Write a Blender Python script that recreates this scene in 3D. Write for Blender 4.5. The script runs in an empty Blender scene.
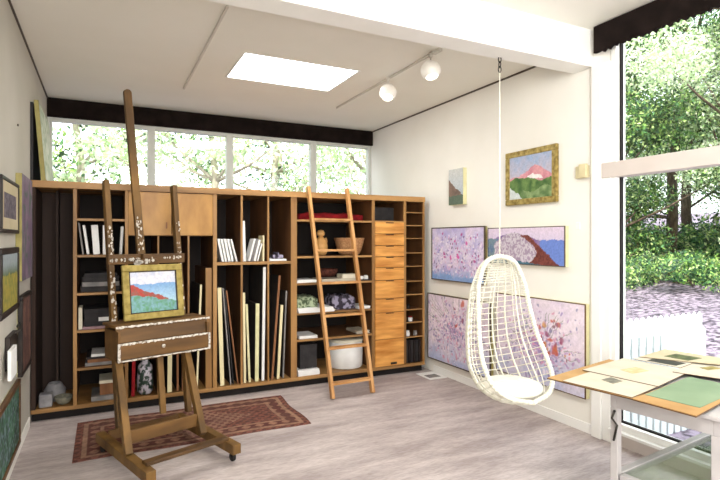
import bpy, math, random
import numpy as np
from mathutils import Vector, Matrix
random.seed(7); RNG = np.random.default_rng(7)
S = bpy.context.scene; COL = S.collection
PI = math.pi; rad = math.radians

# ---------------------------------------------------------------- camera
cd = bpy.data.cameras.new('camera'); cam = bpy.data.objects.new('camera', cd); COL.objects.link(cam)
cam.location = (0, 0, 1.59); cam.rotation_euler = (rad(90), 0, rad(-26.4))
cd.sensor_width = 36; cd.lens = 36*517/720; cd.clip_start = .05; cd.clip_end = 300
S.camera = cam
# ---------------------------------------------------------------- world, sun, fill lamps
W = bpy.data.worlds.new('world'); S.world = W; W.use_nodes = True
wn = W.node_tree; wn.nodes.clear()
wo = wn.nodes.new('ShaderNodeOutputWorld'); bg = wn.nodes.new('ShaderNodeBackground')
sky = wn.nodes.new('ShaderNodeTexSky'); sky.sky_type = 'NISHITA'; sky.sun_disc = False
sky.sun_elevation = rad(48); sky.sun_rotation = rad(200); sky.dust_density = 4; sky.air_density = 1
mx = wn.nodes.new('ShaderNodeMix'); mx.data_type = 'RGBA'; mx.inputs[0].default_value = .7
wn.links.new(sky.outputs[0], mx.inputs[6]); mx.inputs[7].default_value = (10, 10.5, 11, 1)
bg.inputs[1].default_value = .45
wn.links.new(mx.outputs[2], bg.inputs[0]); wn.links.new(bg.outputs[0], wo.inputs[0])
sd = bpy.data.lights.new('sun', 'SUN'); sd.energy = 9.5; sd.angle = rad(1); sd.color = (1, .95, .85)
sun = bpy.data.objects.new('sun', sd); COL.objects.link(sun)
sun.rotation_euler = Vector((.5, .62, -.95)).to_track_quat('-Z', 'Y').to_euler()
def area(name, loc, dirv, sx, sy, e, col=(1, 1, 1)):
    l = bpy.data.lights.new(name, 'AREA'); l.shape = 'RECTANGLE'; l.size = sx; l.size_y = sy; l.energy = e; l.color = col
    o = bpy.data.objects.new(name, l); COL.objects.link(o); o.location = loc
    o.rotation_euler = Vector(dirv).to_track_quat('-Z', 'Z').to_euler(); return o
area('fill_rear', (2.2, -2.3, 1.7), (.3, 1, 0), 2.0, 2.0, 8, (1, .98, .95))  # weak unseen fill lamp added in front of the solid rear wall
area('fill_near_ceiling', (1.1, .3, 3.25), (.75, 1.0, -.9), 1.6, 1.2, 105, (1, .985, .96))  # added fill lamp under the near ceiling, no opening above it
area('fill_behind_camera', (.2, -1.9, 1.9), (.68, 1, .12), 1.8, 1.6, 165, (1, .985, .96))  # unseen fill lamp added behind the camera, brightens right wall and ceiling
S.view_settings.view_transform = 'Standard'; S.view_settings.look = 'None'
S.view_settings.gamma = 1; S.view_settings.use_curve_mapping = False
S.view_settings.exposure = 0.12

# ---------------------------------------------------------------- materials
def L(c):  # sRGB 0-255 -> linear
    r = []
    for v in c:
        v /= 255
        r.append(v/12.92 if v <= .04045 else ((v+.055)/1.055)**2.4)
    return tuple(r)+(1,)
def mat(name, c1, c2=None, scale=8, stretch=(1, 1, 1), rough=.6, metal=0, bump=0, detail=4, contrast=(.35, .65), spec=.4, bscale=None):
    m = bpy.data.materials.new(name); m.use_nodes = True; t = m.node_tree; n = t.nodes; b = n['Principled BSDF']
    b.inputs['Roughness'].default_value = rough; b.inputs['Metallic'].default_value = metal
    b.inputs['Specular IOR Level'].default_value = spec
    tc = n.new('ShaderNodeTexCoord'); mp = n.new('ShaderNodeMapping'); mp.inputs['Scale'].default_value = stretch
    no = n.new('ShaderNodeTexNoise'); no.inputs['Scale'].default_value = scale; no.inputs['Detail'].default_value = detail
    t.links.new(tc.outputs['Object'], mp.inputs[0]); t.links.new(mp.outputs[0], no.inputs[0])
    cr = n.new('ShaderNodeValToRGB'); cr.color_ramp.elements[0].position = contrast[0]; cr.color_ramp.elements[1].position = contrast[1]
    if c2 is None: c2 = tuple(min(255, v*1.06) for v in c1)
    cr.color_ramp.elements[0].color = L(c1); cr.color_ramp.elements[1].color = L(c2)
    t.links.new(no.outputs[0], cr.inputs[0]); t.links.new(cr.outputs[0], b.inputs['Base Color'])
    if bump:
        bu = n.new('ShaderNodeBump'); bu.inputs['Strength'].default_value = bump; bu.inputs['Distance'].default_value = .01
        src = no
        if bscale:
            src = n.new('ShaderNodeTexNoise'); src.inputs['Scale'].default_value = bscale
            t.links.new(mp.outputs[0], src.inputs[0])
        t.links.new(src.outputs[0], bu.inputs['Height']); t.links.new(bu.outputs[0], b.inputs['Normal'])
    return m
def attr_mat(name, rough=.65, spec=.3, transl=0, bump=0):
    m = bpy.data.materials.new(name); m.use_nodes = True; t = m.node_tree; n = t.nodes; b = n['Principled BSDF']
    a = n.new('ShaderNodeAttribute'); a.attribute_name = 'paint'
    b.inputs['Roughness'].default_value = rough; b.inputs['Specular IOR Level'].default_value = spec
    no = n.new('ShaderNodeTexNoise'); no.inputs['Scale'].default_value = 60
    tc = n.new('ShaderNodeTexCoord'); t.links.new(tc.outputs['Object'], no.inputs[0])
    hs = n.new('ShaderNodeHueSaturation'); mr = n.new('ShaderNodeMapRange')
    mr.inputs[3].default_value = .85; mr.inputs[4].default_value = 1.15
    t.links.new(no.outputs[0], mr.inputs[0]); t.links.new(mr.outputs[0], hs.inputs['Value'])
    t.links.new(a.outputs['Color'], hs.inputs['Color']); t.links.new(hs.outputs[0], b.inputs['Base Color'])
    if bump:
        bu = n.new('ShaderNodeBump'); bu.inputs['Strength'].default_value = bump; bu.inputs['Distance'].default_value = .004
        t.links.new(no.outputs[0], bu.inputs['Height']); t.links.new(bu.outputs[0], b.inputs['Normal'])
    if transl:
        tr = n.new('ShaderNodeBsdfTranslucent'); ms = n.new('ShaderNodeMixShader'); ms.inputs[0].default_value = transl
        t.links.new(hs.outputs[0], tr.inputs[0]); t.links.new(b.outputs[0], ms.inputs[1]); t.links.new(tr.outputs[0], ms.inputs[2])
        t.links.new(ms.outputs[0], n['Material Output'].inputs[0])
    return m
def glass_mat(name, tint=(1, 1, 1), refl=.06, rough=0):
    m = bpy.data.materials.new(name); m.use_nodes = True; t = m.node_tree; n = t.nodes
    n.remove(n['Principled BSDF']); o = n['Material Output']
    tr = n.new('ShaderNodeBsdfTransparent'); tr.inputs[0].default_value = tint+(1,)
    gl = n.new('ShaderNodeBsdfGlossy'); gl.inputs['Roughness'].default_value = rough
    ms = n.new('ShaderNodeMixShader'); ms.inputs[0].default_value = refl
    t.links.new(tr.outputs[0], ms.inputs[1]); t.links.new(gl.outputs[0], ms.inputs[2]); t.links.new(ms.outputs[0], o.inputs[0])
    return m
def emis(name, c, s):
    m = bpy.data.materials.new(name); m.use_nodes = True; b = m.node_tree.nodes['Principled BSDF']
    b.inputs['Base Color'].default_value = c+(1,); b.inputs['Emission Color'].default_value = c+(1,); b.inputs['Emission Strength'].default_value = s
    return m
M = dict(
 wall=mat('cream_wall', (240, 238, 230), (246, 244, 237), 1.5, rough=.8),
 ceil=mat('ceiling_paint', (238, 236, 226), (242, 240, 231), 1.2, rough=.85),
 white=mat('white_paint', (240, 240, 236), (246, 246, 243), 3, rough=.5),
 winframe=mat('window_frame_paint', (205, 208, 200), (215, 217, 210), 3, rough=.5),
 transom=mat('transom_paint', (206, 196, 190), (214, 205, 199), 3, rough=.5),
 black=mat('black_fascia', (22, 16, 14), (34, 26, 24), 9, rough=.9, spec=.1),
 wood=mat('honey_wood', (126, 88, 44), (176, 132, 78), 6, (1, 1, .12), rough=.45, bump=.05),
 woodh=mat('honey_wood_horizontal', (128, 92, 48), (182, 138, 84), 6, (.12, 1, 1), rough=.45, bump=.05),
 drawer=mat('drawer_wood', (176, 110, 40), (234, 172, 92), 5, (.5, 1, 3.2), rough=.35, contrast=(.3, .68), detail=8),
 door=mat('door_wood', (148, 102, 42), (186, 138, 66), 4, (1.6, 1, .7), rough=.4, contrast=(.3, .7), detail=7),
 dark=mat('shaded_back_dark_sleeve', (22, 15, 12), (32, 22, 17), 5, (1, 1, .1), rough=.8),  # bay shade painted into the cabinet back; also colours dark sleeves
 inner=mat('shaded_inner_wood', (84, 54, 30), (112, 74, 42), 6, (1, 1, .12), rough=.6),  # honey wood darkened, shade of the bay interiors put into its colour
 facedark=mat('shaded_canvas_backs', (34, 30, 28), (58, 46, 38), 4, rough=.9),  # shade between stored canvases put into the face colour
 closet=mat('shaded_closet_panel', (44, 28, 20), (54, 35, 25), 5, (3, 3, .1), rough=.7),  # closet interior darkened to paint in its shade
 toe=mat('toe_kick', (18, 14, 12), (26, 20, 18), 5, rough=.9),
 easel=mat('easel_oak', (78, 54, 22), (126, 92, 44), 7, (1, 1, .2), rough=.55, bump=.1),
 easelh=mat('easel_oak_rail', (74, 50, 22), (118, 84, 42), 7, (.2, 1, 1), rough=.55, bump=.1),
 paintw=mat('dried_paint', (104, 82, 60), (222, 216, 206), 55, rough=.8, bump=.6, contrast=(.3, .55)),
 ladder=mat('ladder_wood', (176, 124, 70), (206, 156, 100), 8, (1, 1, .2), rough=.45),
 rattan=mat('white_rattan', (226, 224, 206), (244, 243, 230), 30, rough=.5, bump=.1),
 cushion=mat('white_cushion', (236, 232, 216), (246, 243, 232), 20, rough=.9, bump=.2),
 metal=mat('dull_metal', (120, 118, 115), (160, 158, 152), 20, rough=.35, metal=.9),
 dkmetal=mat('dark_metal', (40, 38, 36), (70, 66, 62), 20, rough=.4, metal=.7),
 rail=mat('track_rail', (205, 200, 190), (215, 210, 200), 5, rough=.5),
 lamp=mat('lamp_globe_enamel', (244, 240, 232), (248, 245, 238), 5, rough=.3),
 gold=mat('gold_frame', (128, 108, 50), (186, 164, 98), 25, rough=.4, metal=.3, bump=.2),
 goldy=mat('pale_gold_frame', (138, 120, 52), (170, 150, 78), 25, rough=.5, bump=.1),
 bframe=mat('black_frame', (26, 20, 18), (44, 34, 30), 12, rough=.5),
 brframe=mat('brown_frame', (72, 48, 26), (102, 72, 42), 12, rough=.5),
 cframe=mat('dark_thin_frame', (70, 60, 52), (92, 80, 70), 12, rough=.5),
 edge=mat('canvas_edge', (212, 208, 160), (226, 222, 178), 12, rough=.8),
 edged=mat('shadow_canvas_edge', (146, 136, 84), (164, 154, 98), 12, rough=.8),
 matb=mat('mat_board_white', (192, 183, 164), (202, 193, 175), 6, rough=.9),
 matc=mat('mat_board_cream', (182, 170, 138), (192, 180, 150), 6, rough=.9),
 tan=mat('tan_board', (166, 128, 80), (184, 148, 98), 5, rough=.9),
 green=mat('green_sheet', (120, 142, 112), (134, 154, 124), 3, rough=.9),
 paper=mat('white_paper', (232, 232, 230), (242, 242, 240), 10, rough=.9),
 paperb=mat('cream_paper', (222, 214, 190), (232, 226, 206), 10, rough=.9),
 cream=mat('cream_panel', (226, 214, 168), (236, 226, 186), 6, (1, 1, .2), rough=.7),
 greyb=mat('grey_board', (120, 118, 118), (150, 146, 142), 10, rough=.8),
 brownb=mat('brown_board', (122, 80, 50), (150, 102, 66), 8, (1, 1, .2), rough=.7),
 blk=mat('black_cardboard', (30, 28, 30), (48, 45, 46), 10, rough=.7),
 red=mat('red_cloth', (120, 10, 20), (160, 22, 32), 14, rough=.95, bump=.4),
 wicker=mat('wicker', (150, 100, 62), (205, 158, 112), 60, (1, 1, 3), rough=.8, bump=.6),
 jug=mat('tan_pottery', (190, 140, 78), (214, 168, 106), 9, rough=.5),
 greenc=mat('green_patterned_cloth', (70, 84, 60), (158, 170, 140), 34, rough=.95, bump=.4, contrast=(.42, .58)),
 bagm=mat('grey_purple_fabric', (46, 40, 52), (150, 144, 166), 16, rough=.9, bump=.3, contrast=(.48, .56)),
 greyp=mat('grey_pottery', (120, 118, 122), (150, 148, 150), 12, rough=.6),
 tabm=mat('table_grey_paint', (172, 168, 168), (184, 180, 180), 6, rough=.45),
 tglass=glass_mat('shelf_glass', (.80, .82, .81), .16, .15),
 glass=glass_mat('window_glass', (.97, .98, .97), .04),
 bark=mat('bark', (60, 48, 40), (104, 88, 72), 14, (1, 1, .3), rough=.95, bump=.5),
 glarebark=mat('glare_bark', (140, 132, 116), (176, 168, 150), 14, (1, 1, .3), rough=.95),  # bark lightened to paint in the glare at the high windows
 rubber=mat('caster_rubber', (22, 20, 20), (34, 32, 32), 10, rough=.6),
 beige=mat('beige_plastic', (214, 202, 160), (224, 214, 176), 10, rough=.5),
 olive=mat('olive_print', (54, 62, 32), (98, 104, 60), 24, rough=.8),
 tanp=mat('tan_print', (196, 168, 122), (212, 188, 146), 24, rough=.8),
 greypr=mat('grey_print', (92, 92, 84), (134, 130, 112), 24, rough=.8),
 paint=attr_mat('painted_canvas', bump=.25), leaf=attr_mat('leaves', .5, .3, .45), rugm=attr_mat('rug_wool', .95, .05, bump=.5),
)

# ---------------------------------------------------------------- mesh helpers
class MB:
    def __init__(s): s.v = []; s.f = []; s.sm = []
    def add(s, vs, fs, smooth=False):
        n = len(s.v); s.v += [tuple(p) for p in vs]; s.f += [tuple(i+n for i in f) for f in fs]; s.sm += [smooth]*len(fs); return s
    def box(s, x0, x1, y0, y1, z0, z1):
        return s.add([(x0,y0,z0),(x1,y0,z0),(x1,y1,z0),(x0,y1,z0),(x0,y0,z1),(x1,y0,z1),(x1,y1,z1),(x0,y1,z1)],
          [(0,3,2,1),(4,5,6,7),(0,1,5,4),(1,2,6,5),(2,3,7,6),(3,0,4,7)])
    def bar(s, p, q, w, d, side=(1, 0, 0)):   # rectangular bar from p to q; w along side, d along the third axis
        p = Vector(p); q = Vector(q); a = (q-p).normalized(); x = Vector(side); x = (x-a*x.dot(a)).normalized(); y = a.cross(x)
        vs = [c+x*(w/2*i)+y*(d/2*j) for c in (p, q) for i, j in ((-1,-1),(1,-1),(1,1),(-1,1))]
        return s.add(vs, [(0,1,2,3)[::-1],(4,5,6,7),(0,1,5,4),(1,2,6,5),(2,3,7,6),(3,0,4,7)])
    def slab(s, quad, t):                     # quad in the plane, thickness upward in z
        n = len(quad); vs = [tuple(p) for p in quad]+[(p[0], p[1], p[2]+t) for p in quad]
        return s.add(vs, [tuple(range(n))[::-1], tuple(range(n, 2*n))]+[(i, (i+1) % n, n+(i+1) % n, n+i) for i in range(n)])
    def tube(s, pts, r, k=6, closed=False):
        P = [Vector(p) for p in pts]; n = len(P); rs = r if isinstance(r, (list, tuple)) else [r]*n
        vs = []; up = None
        for i in range(n):
            if closed: t = P[(i+1) % n]-P[i-1]
            else: t = P[min(i+1, n-1)]-P[max(i-1, 0)]
            t.normalize()
            if up is None: up = t.orthogonal().normalized()
            up = (up-t*up.dot(t)); up = up.normalized() if up.length > 1e-6 else t.orthogonal().normalized()
            b = t.cross(up)
            vs += [P[i]+(up*math.cos(2*PI*j/k)+b*math.sin(2*PI*j/k))*rs[i] for j in range(k)]
        fs = [(i*k+j, i*k+(j+1) % k, ((i+1) % n)*k+(j+1) % k, ((i+1) % n)*k+j) for i in range(n if closed else n-1) for j in range(k)]
        if not closed: fs += [tuple(range(k))[::-1], tuple(range((n-1)*k, n*k))]
        return s.add(vs, fs, True)
    def lathe(s, prof, c=(0, 0, 0), k=24):
        vs = []; n = len(prof)
        for r, z in prof: vs += [(c[0]+max(r, .0005)*math.cos(2*PI*j/k), c[1]+max(r, .0005)*math.sin(2*PI*j/k), c[2]+z) for j in range(k)]
        fs = [(i*k+j, i*k+(j+1) % k, (i+1)*k+(j+1) % k, (i+1)*k+j) for i in range(n-1) for j in range(k)]
        fs += [tuple(range(k))[::-1], tuple(range((n-1)*k, n*k))]
        return s.add(vs, fs, True)
    def xf(s, mtx): s.v = [tuple(mtx @ Vector(p)) for p in s.v]; return s
    def build(s, name, m, parent=None, world=True, bevel=0, cols=None):
        off = Vector((0, 0, 0))
        if parent is not None and world: off = base_of(parent)
        if parent is None:
            a = np.array(s.v); off = Vector(((a[:,0].min()+a[:,0].max())/2, (a[:,1].min()+a[:,1].max())/2, a[:,2].min()))
        me = bpy.data.meshes.new(name); me.from_pydata([(p[0]-off.x, p[1]-off.y, p[2]-off.z) for p in s.v], [], s.f)
        me.polygons.foreach_set('use_smooth', s.sm); me.materials.append(m)
        if cols is not None:
            at = me.color_attributes.new('paint', 'FLOAT_COLOR', 'POINT'); at.data.foreach_set('color', np.asarray(cols, dtype=np.float32).ravel())
        me.update()
        o = bpy.data.objects.new(name, me); COL.objects.link(o)
        if parent is None: o.location = off
        else: o.parent = parent
        if bevel:
            b = o.modifiers.new('bevel', 'BEVEL'); b.width = bevel; b.segments = 2; b.limit_method = 'ANGLE'; b.angle_limit = rad(40)
        return o
def base_of(o):
    v = Vector((0, 0, 0))
    while o is not None: v += o.location; o = o.parent
    return v
def thing(name, label, cat, loc=(0, 0, 0), rz=0, group=None):
    o = bpy.data.objects.new(name, None); COL.objects.link(o); o.empty_display_size = .1
    o.location = loc; o.rotation_euler = (0, 0, rz); return tag(o, label, cat, group)
def tag(o, label, cat, group=None, kind=None):
    o['label'] = label; o['category'] = cat
    if group: o['group'] = group
    if kind: o['kind'] = kind
    return o
def struct(o): o['kind'] = 'structure'; return o
def B(*a): return MB().box(*a)

# ---------------------------------------------------------------- room shell
XL, XR, YB, YF = -.57, 3.58, 6.83, -2.5
ZC, ZN = 3.2, 3.3
m = mat('floor_carpet', (172, 160, 158), (206, 195, 192), 3.2, (.5, 2.4, 1), rough=.75, bump=.15, detail=10, contrast=(.36, .66), spec=.25, bscale=60)
nt = m.node_tree; nn = nt.nodes; b_ = nn['Principled BSDF']
n2 = nn.new('ShaderNodeTexNoise'); n2.inputs['Scale'].default_value = 38; n2.inputs['Detail'].default_value = 3
mx2 = nn.new('ShaderNodeMix'); mx2.data_type = 'RGBA'; mx2.blend_type = 'MULTIPLY'; mx2.inputs[0].default_value = .5
cr2 = nn.new('ShaderNodeValToRGB'); cr2.color_ramp.elements[0].color = (.62, .6, .58, 1); cr2.color_ramp.elements[0].position = .35; cr2.color_ramp.elements[1].position = .6
src = b_.inputs['Base Color'].links[0].from_socket
nt.links.new(nn['Mapping'].outputs[0], n2.inputs[0]); nt.links.new(n2.outputs[0], cr2.inputs[0])
nt.links.new(src, mx2.inputs[6]); nt.links.new(cr2.outputs[0], mx2.inputs[7]); nt.links.new(mx2.outputs[2], b_.inputs['Base Color'])
struct(B(XL-.15, XR+.15, YF-.15, YB+.15, -.12, 0).build('floor', m))
struct(B(XL-.15, XL, YF-.15, YB+.15, 0, 3.5).build('wall_left', mat('shaded_cream_paneling', (186, 182, 170), (194, 190, 179), 1.5, rough=.85)))  # cream wall greyed, dimness of this side put into the colour
struct(B(XR, XR+.15, 2.78, YB+.15, 0, 3.5).build('wall_right', M['wall']))
# back wall: below and above the clerestory
struct(B(XL, XR, YB, YB+.15, 0, 1.95).add([], []).box(XL, XR, YB, YB+.15, 3.0, 3.5).build('wall_back', M['wall']))
# rear and near right walls, unseen, kept solid to cut daylight
struct(B(XL, XR, YF-.15, YF, 0, 3.5).build('wall_rear', M['wall']))
struct(B(XR, XR+.15, YF, .6, 0, 3.5).build('wall_right_near', M['wall']))
# ceiling with skylight opening
sx0, sx1, sy0, sy1 = 1.075, 2.19, 4.40, 5.165
c = MB().box(XL, sx0, 3.13, YB, ZC, ZC+.3).box(sx1, XR, 3.13, YB, ZC, ZC+.3).box(sx0, sx1, 3.13, sy0, ZC, ZC+.3).box(sx0, sx1, sy1, YB, ZC, ZC+.3)
c.box(XL, XR, YF, 2.93, ZN, ZC+.3)
struct(c.build('ceiling', M['ceil']))
struct(B(XL, XR-.0, 2.93, 3.13, 3.0, 3.5).build('trim_1', M['white'], bevel=.004))          # ceiling beam
struct(B(XL, XR, YB-.05, YB, 2.99, ZC).build('trim_2', M['black']))                          # dark fascia over clerestory
struct(B(XR-.012, XR, 3.13, YB-.05, ZC-.014, ZC).build('shadow_strip_right', M['cframe']))  # dark strip added to draw the shadow gap under the ceiling
struct(B(XL, XL+.012, 3.13, YB-.05, ZC-.014, ZC).build('shadow_strip_left', M['cframe']))  # same painted shadow line along the left wall
# post between wall and window
struct(B(3.545, XR, 2.835, 2.925, 0, 3.0).box(3.56, XR+.1, 2.76, 2.835, 0, 3.0).build('trim_5', M['white'], bevel=.004))
# skylight
sk = thing('skylight', 'bright rectangular skylight panel set flush in the ceiling', 'skylight', ((sx0+sx1)/2, (sy0+sy1)/2, ZC))
B(sx0, sx1, sy0, sy1, ZC+.01, ZC+.03).build('diffuser', emis('skylight_diffuser', (1, .99, .97), 14), sk)
f = MB(); w = .02
f.box(sx0-.0, sx0+w, sy0, sy1, ZC-.004, ZC+.01).box(sx1-w, sx1, sy0, sy1, ZC-.004, ZC+.01).box(sx0+w, sx1-w, sy0, sy0+w, ZC-.004, ZC+.01).box(sx0+w, sx1-w, sy1-w, sy1, ZC-.004, ZC+.01)
f.build('frame', M['white'], sk)
# clerestory windows
xs = [XL, .53, 1.49, 2.665, XR]
for i in range(4):
    a, b = xs[i], xs[i+1]; w = .045
    fr = MB().box(a, a+w, YB+.01, YB+.1, 1.95, 3.0).box(b-w, b, YB+.01, YB+.1, 1.95, 3.0).box(a+w, b-w, YB+.01, YB+.1, 1.95, 2.0).box(a+w, b-w, YB+.01, YB+.1, 2.95, 3.0)
    o = struct(fr.build('window_%d' % (i+1), M['winframe'], bevel=.003))
    B(a+w, b-w, YB+.05, YB+.056, 2.0, 2.95).build('pane', M['glass'], o)
# big side window, lower and upper lights in bays towards the camera
ys = [2.76, .6]
for i in range(1):
    b, a = ys[i], ys[i+1]; w = .045
    fr = MB()
    for (p, q) in ((a, a+w), (b-w, b)): fr.box(XR-.01, XR+.1, p, q, .1, 3.3)
    fr.box(XR-.01, XR+.1, a+w, b-w, .1, .17).box(XR-.01, XR+.1, a+w, b-w, 3.22, 3.3)
    o = struct(fr.build('window_%d' % (i+5), M['white'], bevel=.003))
    B(XR+.045, XR+.051, a+w, b-w, .17, 2.08).build('pane', M['glass'], o)
    B(XR+.045, XR+.051, a+w, b-w, 2.2, 3.22).build('pane', M['glass'], o)
    g = .012
    MB().box(XR+.03, XR+.06, b-w-g, b-w, .17, 2.08).box(XR+.03, XR+.06, b-w-g, b-w, 2.2, 3.22).box(XR+.03, XR+.06, a+w, b-w, .17, .17+g).build('gasket', M['toe'], o)
struct(B(XR-.03, XR+.09, .6, 2.835, 2.08, 2.2).build('trim_6', M['transom'], bevel=.004))
struct(B(XR-.012, XR+.12, .6, 2.76, 0, .1).build('baseboard_right', M['transom']))
struct(B(XR-.05, XR+.12, .6, 2.76, .1, .12).build('trim_7', M['white']))
struct(B(XR-.01, XR, 2.93, 5.2, 0, .08).build('baseboard_wall', M['white']))
struct(B(XL, XL+.01, YF, 5.2, 0, .08).build('baseboard_left', M['wall']))
# black valance with ragged lower hem
v = MB(); n = 130; y0, y1 = .6, 2.868; top = []; bot = []
for i in range(n+1):
    y = y0+(y1-y0)*i/n; z = 3.085+.012*math.sin(i*2.1)+random.uniform(-.008, .008)
    if i > n-3: z = 3.08
    for x in (XR-.075, XR-.045): top.append((x, y, 3.29)); bot.append((x, y, z))
vs = top+bot; N = len(top); fs = []
for i in range(n):
    a = 2*i
    fs += [(a, a+2, N+a+2, N+a), (a+1, N+a+1, N+a+3, a+3), (a, a+1, a+3, a+2), (N+a, N+a+2, N+a+3, N+a+1)]
fs += [(0, N, N+1, 1), (2*n, 2*n+1, N+2*n+1, N+2*n)]
tag(v.add(vs, fs).build('valance', M['black']), 'long black fabric valance across the top of the tall window', 'valance')

# ---------------------------------------------------------------- ceiling tracks and spot lamps
t1 = tag(B(.755, .770, 3.58, 5.73, ZC-.018, ZC).build('ceiling_track', M['rail']), 'thin bare lighting track on the ceiling left of the skylight', 'lighting track')
t2 = thing('ceiling_track', 'thin ceiling lighting track that carries the two white globe lamps', 'lighting track', (2.53, 4.65, ZC))
B(2.523, 2.537, 3.6, 5.73, ZC-.02, ZC).build('rail', M['rail'], t2)
B(2.512, 2.548, 3.58, 3.68, ZC-.026, ZC-.0).build('feed_box', M['rail'], t2)
def globe(x, y, lab, aim):
    t = thing('spot_lamp', lab, 'ceiling lamp', (x, y, ZC-.02), group='globe lamps on the ceiling track')
    MB().lathe([(.02, -.03), (.02, 0)], (x, y, ZC-.02), 12).tube([(x, y, ZC-.05), (x, y, ZC-.085)], .007).build('stem', M['rail'], t)
    r = .085; prof = [(r*math.sin(a), r*math.cos(a)) for a in np.linspace(.02, 2.45, 20)][::-1]
    g = MB(); k = 28; vs = []
    for rr, zz in prof: vs += [(rr*math.cos(2*PI*j/k), rr*math.sin(2*PI*j/k), zz) for j in range(k)]
    g.add(vs, [(i*k+j, i*k+(j+1) % k, (i+1)*k+(j+1) % k, (i+1)*k+j) for i in range(19) for j in range(k)]+[tuple(range(19*k, 20*k))], True)
    mt = Matrix.Translation((x, y, ZC-.165)) @ Vector(aim).to_track_quat('-Z', 'Y').to_matrix().to_4x4()
    g.xf(mt).build('globe', M['lamp'], t)
    MB().lathe([(.052, -.058), (.05, -.055)], (0, 0, 0), 24).xf(mt).build('bulb_face', emis('lamp_face', (1, .97, .9), 3), t)
globe(2.50, 4.42, 'white globe spot lamp farther along the track, nearer the back wall', (-.3, -.35, -.9))
globe(2.50, 3.68, 'white globe spot lamp near the beam end of the track', (.0, -.3, -.95))

# ---------------------------------------------------------------- storage wall unit
CF, CB, CT = 5.28, 6.02, 2.11
cab = thing('storage_unit', 'long honey wood storage wall of open bays, two doors and a drawer stack', 'cabinet', (1.48, CF, 0))
def cpart(name, x0, x1, z0, z1, y0=CF, y1=CB, m='wood', bev=.002, par=None):
    if name in ('divider', 'side_panel') and m == 'wood':
        o = B(x0+.0005, x1-.0005, y0+.02, y1, z0, z1).build(name, M['inner'], par or cab)  # shade-darkened wood starts behind the front edging
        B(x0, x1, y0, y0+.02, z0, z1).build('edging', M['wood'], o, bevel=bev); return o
    return B(x0, x1, y0, y1, z0, z1).build(name, M[m], par or cab, bevel=bev)
cpart('top_panel', -.565, 3.5, 2.05, CT, CF-.01, CB, 'woodh')
cpart('bottom_panel', -.565, 3.5, .075, .11, m='woodh')
cpart('toe_kick', -.56, 3.49, 0, .075, CF+.05, CB-.02, 'toe', 0)
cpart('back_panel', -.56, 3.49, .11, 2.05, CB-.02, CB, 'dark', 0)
cpart('side_panel', -.565, -.53, .11, 2.05, m='closet'); cpart('side_panel', 3.475, 3.5, .11, 2.05)
for x0, x1 in ((-.243, -.213), (.18, .207), (.981, 1.02), (1.797, 1.865), (2.778, 2.812), (3.205, 3.238)): cpart('divider', x0, x1, .11, 2.05)
for x0, x1 in ((1.258, 1.28), (1.54, 1.558)): cpart('divider', x0, x1, .11, 1.335); cpart('divider', x0, x1, 1.365, 2.05)
for x0, x1 in ((.462, .478), (.738, .756)): cpart('divider', x0, x1, .11, 1.63)
cpart('divider', .915, .975, .11, 1.31, CF+.03)
cpart('closet_lining', -.53, -.243, .11, 2.05, CB-.16, CB-.14, 'closet', 0)
cpart('closet_lining', -.40, -.38, .11, 2.05, CB-.4, CB-.16, 'closet', 0)
def shelf(x0, x1, z, t=.022, y0=CF+.004):
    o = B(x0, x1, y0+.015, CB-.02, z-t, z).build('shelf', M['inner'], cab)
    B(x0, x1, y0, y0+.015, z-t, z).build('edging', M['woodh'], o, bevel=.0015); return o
for z in (1.785, 1.455, 1.112, .775, .435): shelf(-.213, .18, z)
shelf(1.02, 1.797, 1.365, .03)
for z in (1.812, 1.414, 1.122, .80, .512): shelf(1.865, 2.778, z)
for z in (1.925, 1.77, 1.614, 1.44, 1.279, 1.1, .94, .76, .604, .43): shelf(3.238, 3.475, z, .012)
shelf(2.812, 3.205, 1.815); shelf(.207, .981, 1.652, .022, CF+.03)
for x0, x1, kx in ((.209, .588, .545), (.598, .979, .64)):
    d = cpart('door', x0, x1, 1.635, 2.045, CF+.001, CF+.022, 'door')
    MB().bar((kx, CF-.008, 1.70), (kx, CF-.008, 1.76), .012, .018).build('handle', M['brownb'], d)
zs = [1.80, 1.66, 1.525, 1.395, 1.267, 1.12, .905, .742, .43, .112]
for i in range(9):
    d = cpart('drawer', 2.816, 3.201, zs[i+1]+.004, zs[i]-.002, CF-.008, CF+.5, 'drawer')
    if i < 8: B(2.955, 3.06, CF-.0095, CF-.007, zs[i]-.014, zs[i]-.004).build('finger_pull', M['toe'], d)
    else: B(3.02, 3.1, CF-.014, CF-.007, .13, .155).build('handle', M['dkmetal'], d)

# ---------------------------------------------------------------- things in the bays
def leaner(name, lab, cat, m, xb, z0, w, h, dep, lean=0, y0=CF+.05, group=None, rot=0):
    b = MB().box(-w/2, w/2, 0, dep, 0, h)
    b.xf(Matrix.Translation((xb, y0, z0+abs(math.sin(lean))*w/2)) @ Matrix.Rotation(lean, 4, 'Y'))
    return tag(b.build(name, M[m] if isinstance(m, str) else m, bevel=.0015), lab, cat, group)
G1 = 'white ring binders and booklets on the left shelf'
leaner('binder', 'thin dark-edged binder leaning, leftmost of the row on the left shelves', 'binder', 'greyb', -.165, 1.455, .012, .29, .22, -.12, group=G1)
leaner('binder', 'narrow white binder leaning second from left on the left shelves', 'binder', 'paper', -.125, 1.455, .02, .27, .22, -.13, group=G1)
leaner('binder', 'wide white binder leaning in the middle of the left shelf row', 'binder', 'paper', -.055, 1.455, .055, .27, .22, -.07, group=G1)
leaner('binder', 'widest upright white binder beside the easel post on the left shelf', 'binder', 'paper', .03, 1.455, .07, .27, .22, 0, group=G1)
leaner('binder', 'white binder leaning right against the divider beside the doors', 'binder', 'paper', .145, 1.455, .022, .26, .22, .06, group=G1)
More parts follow.
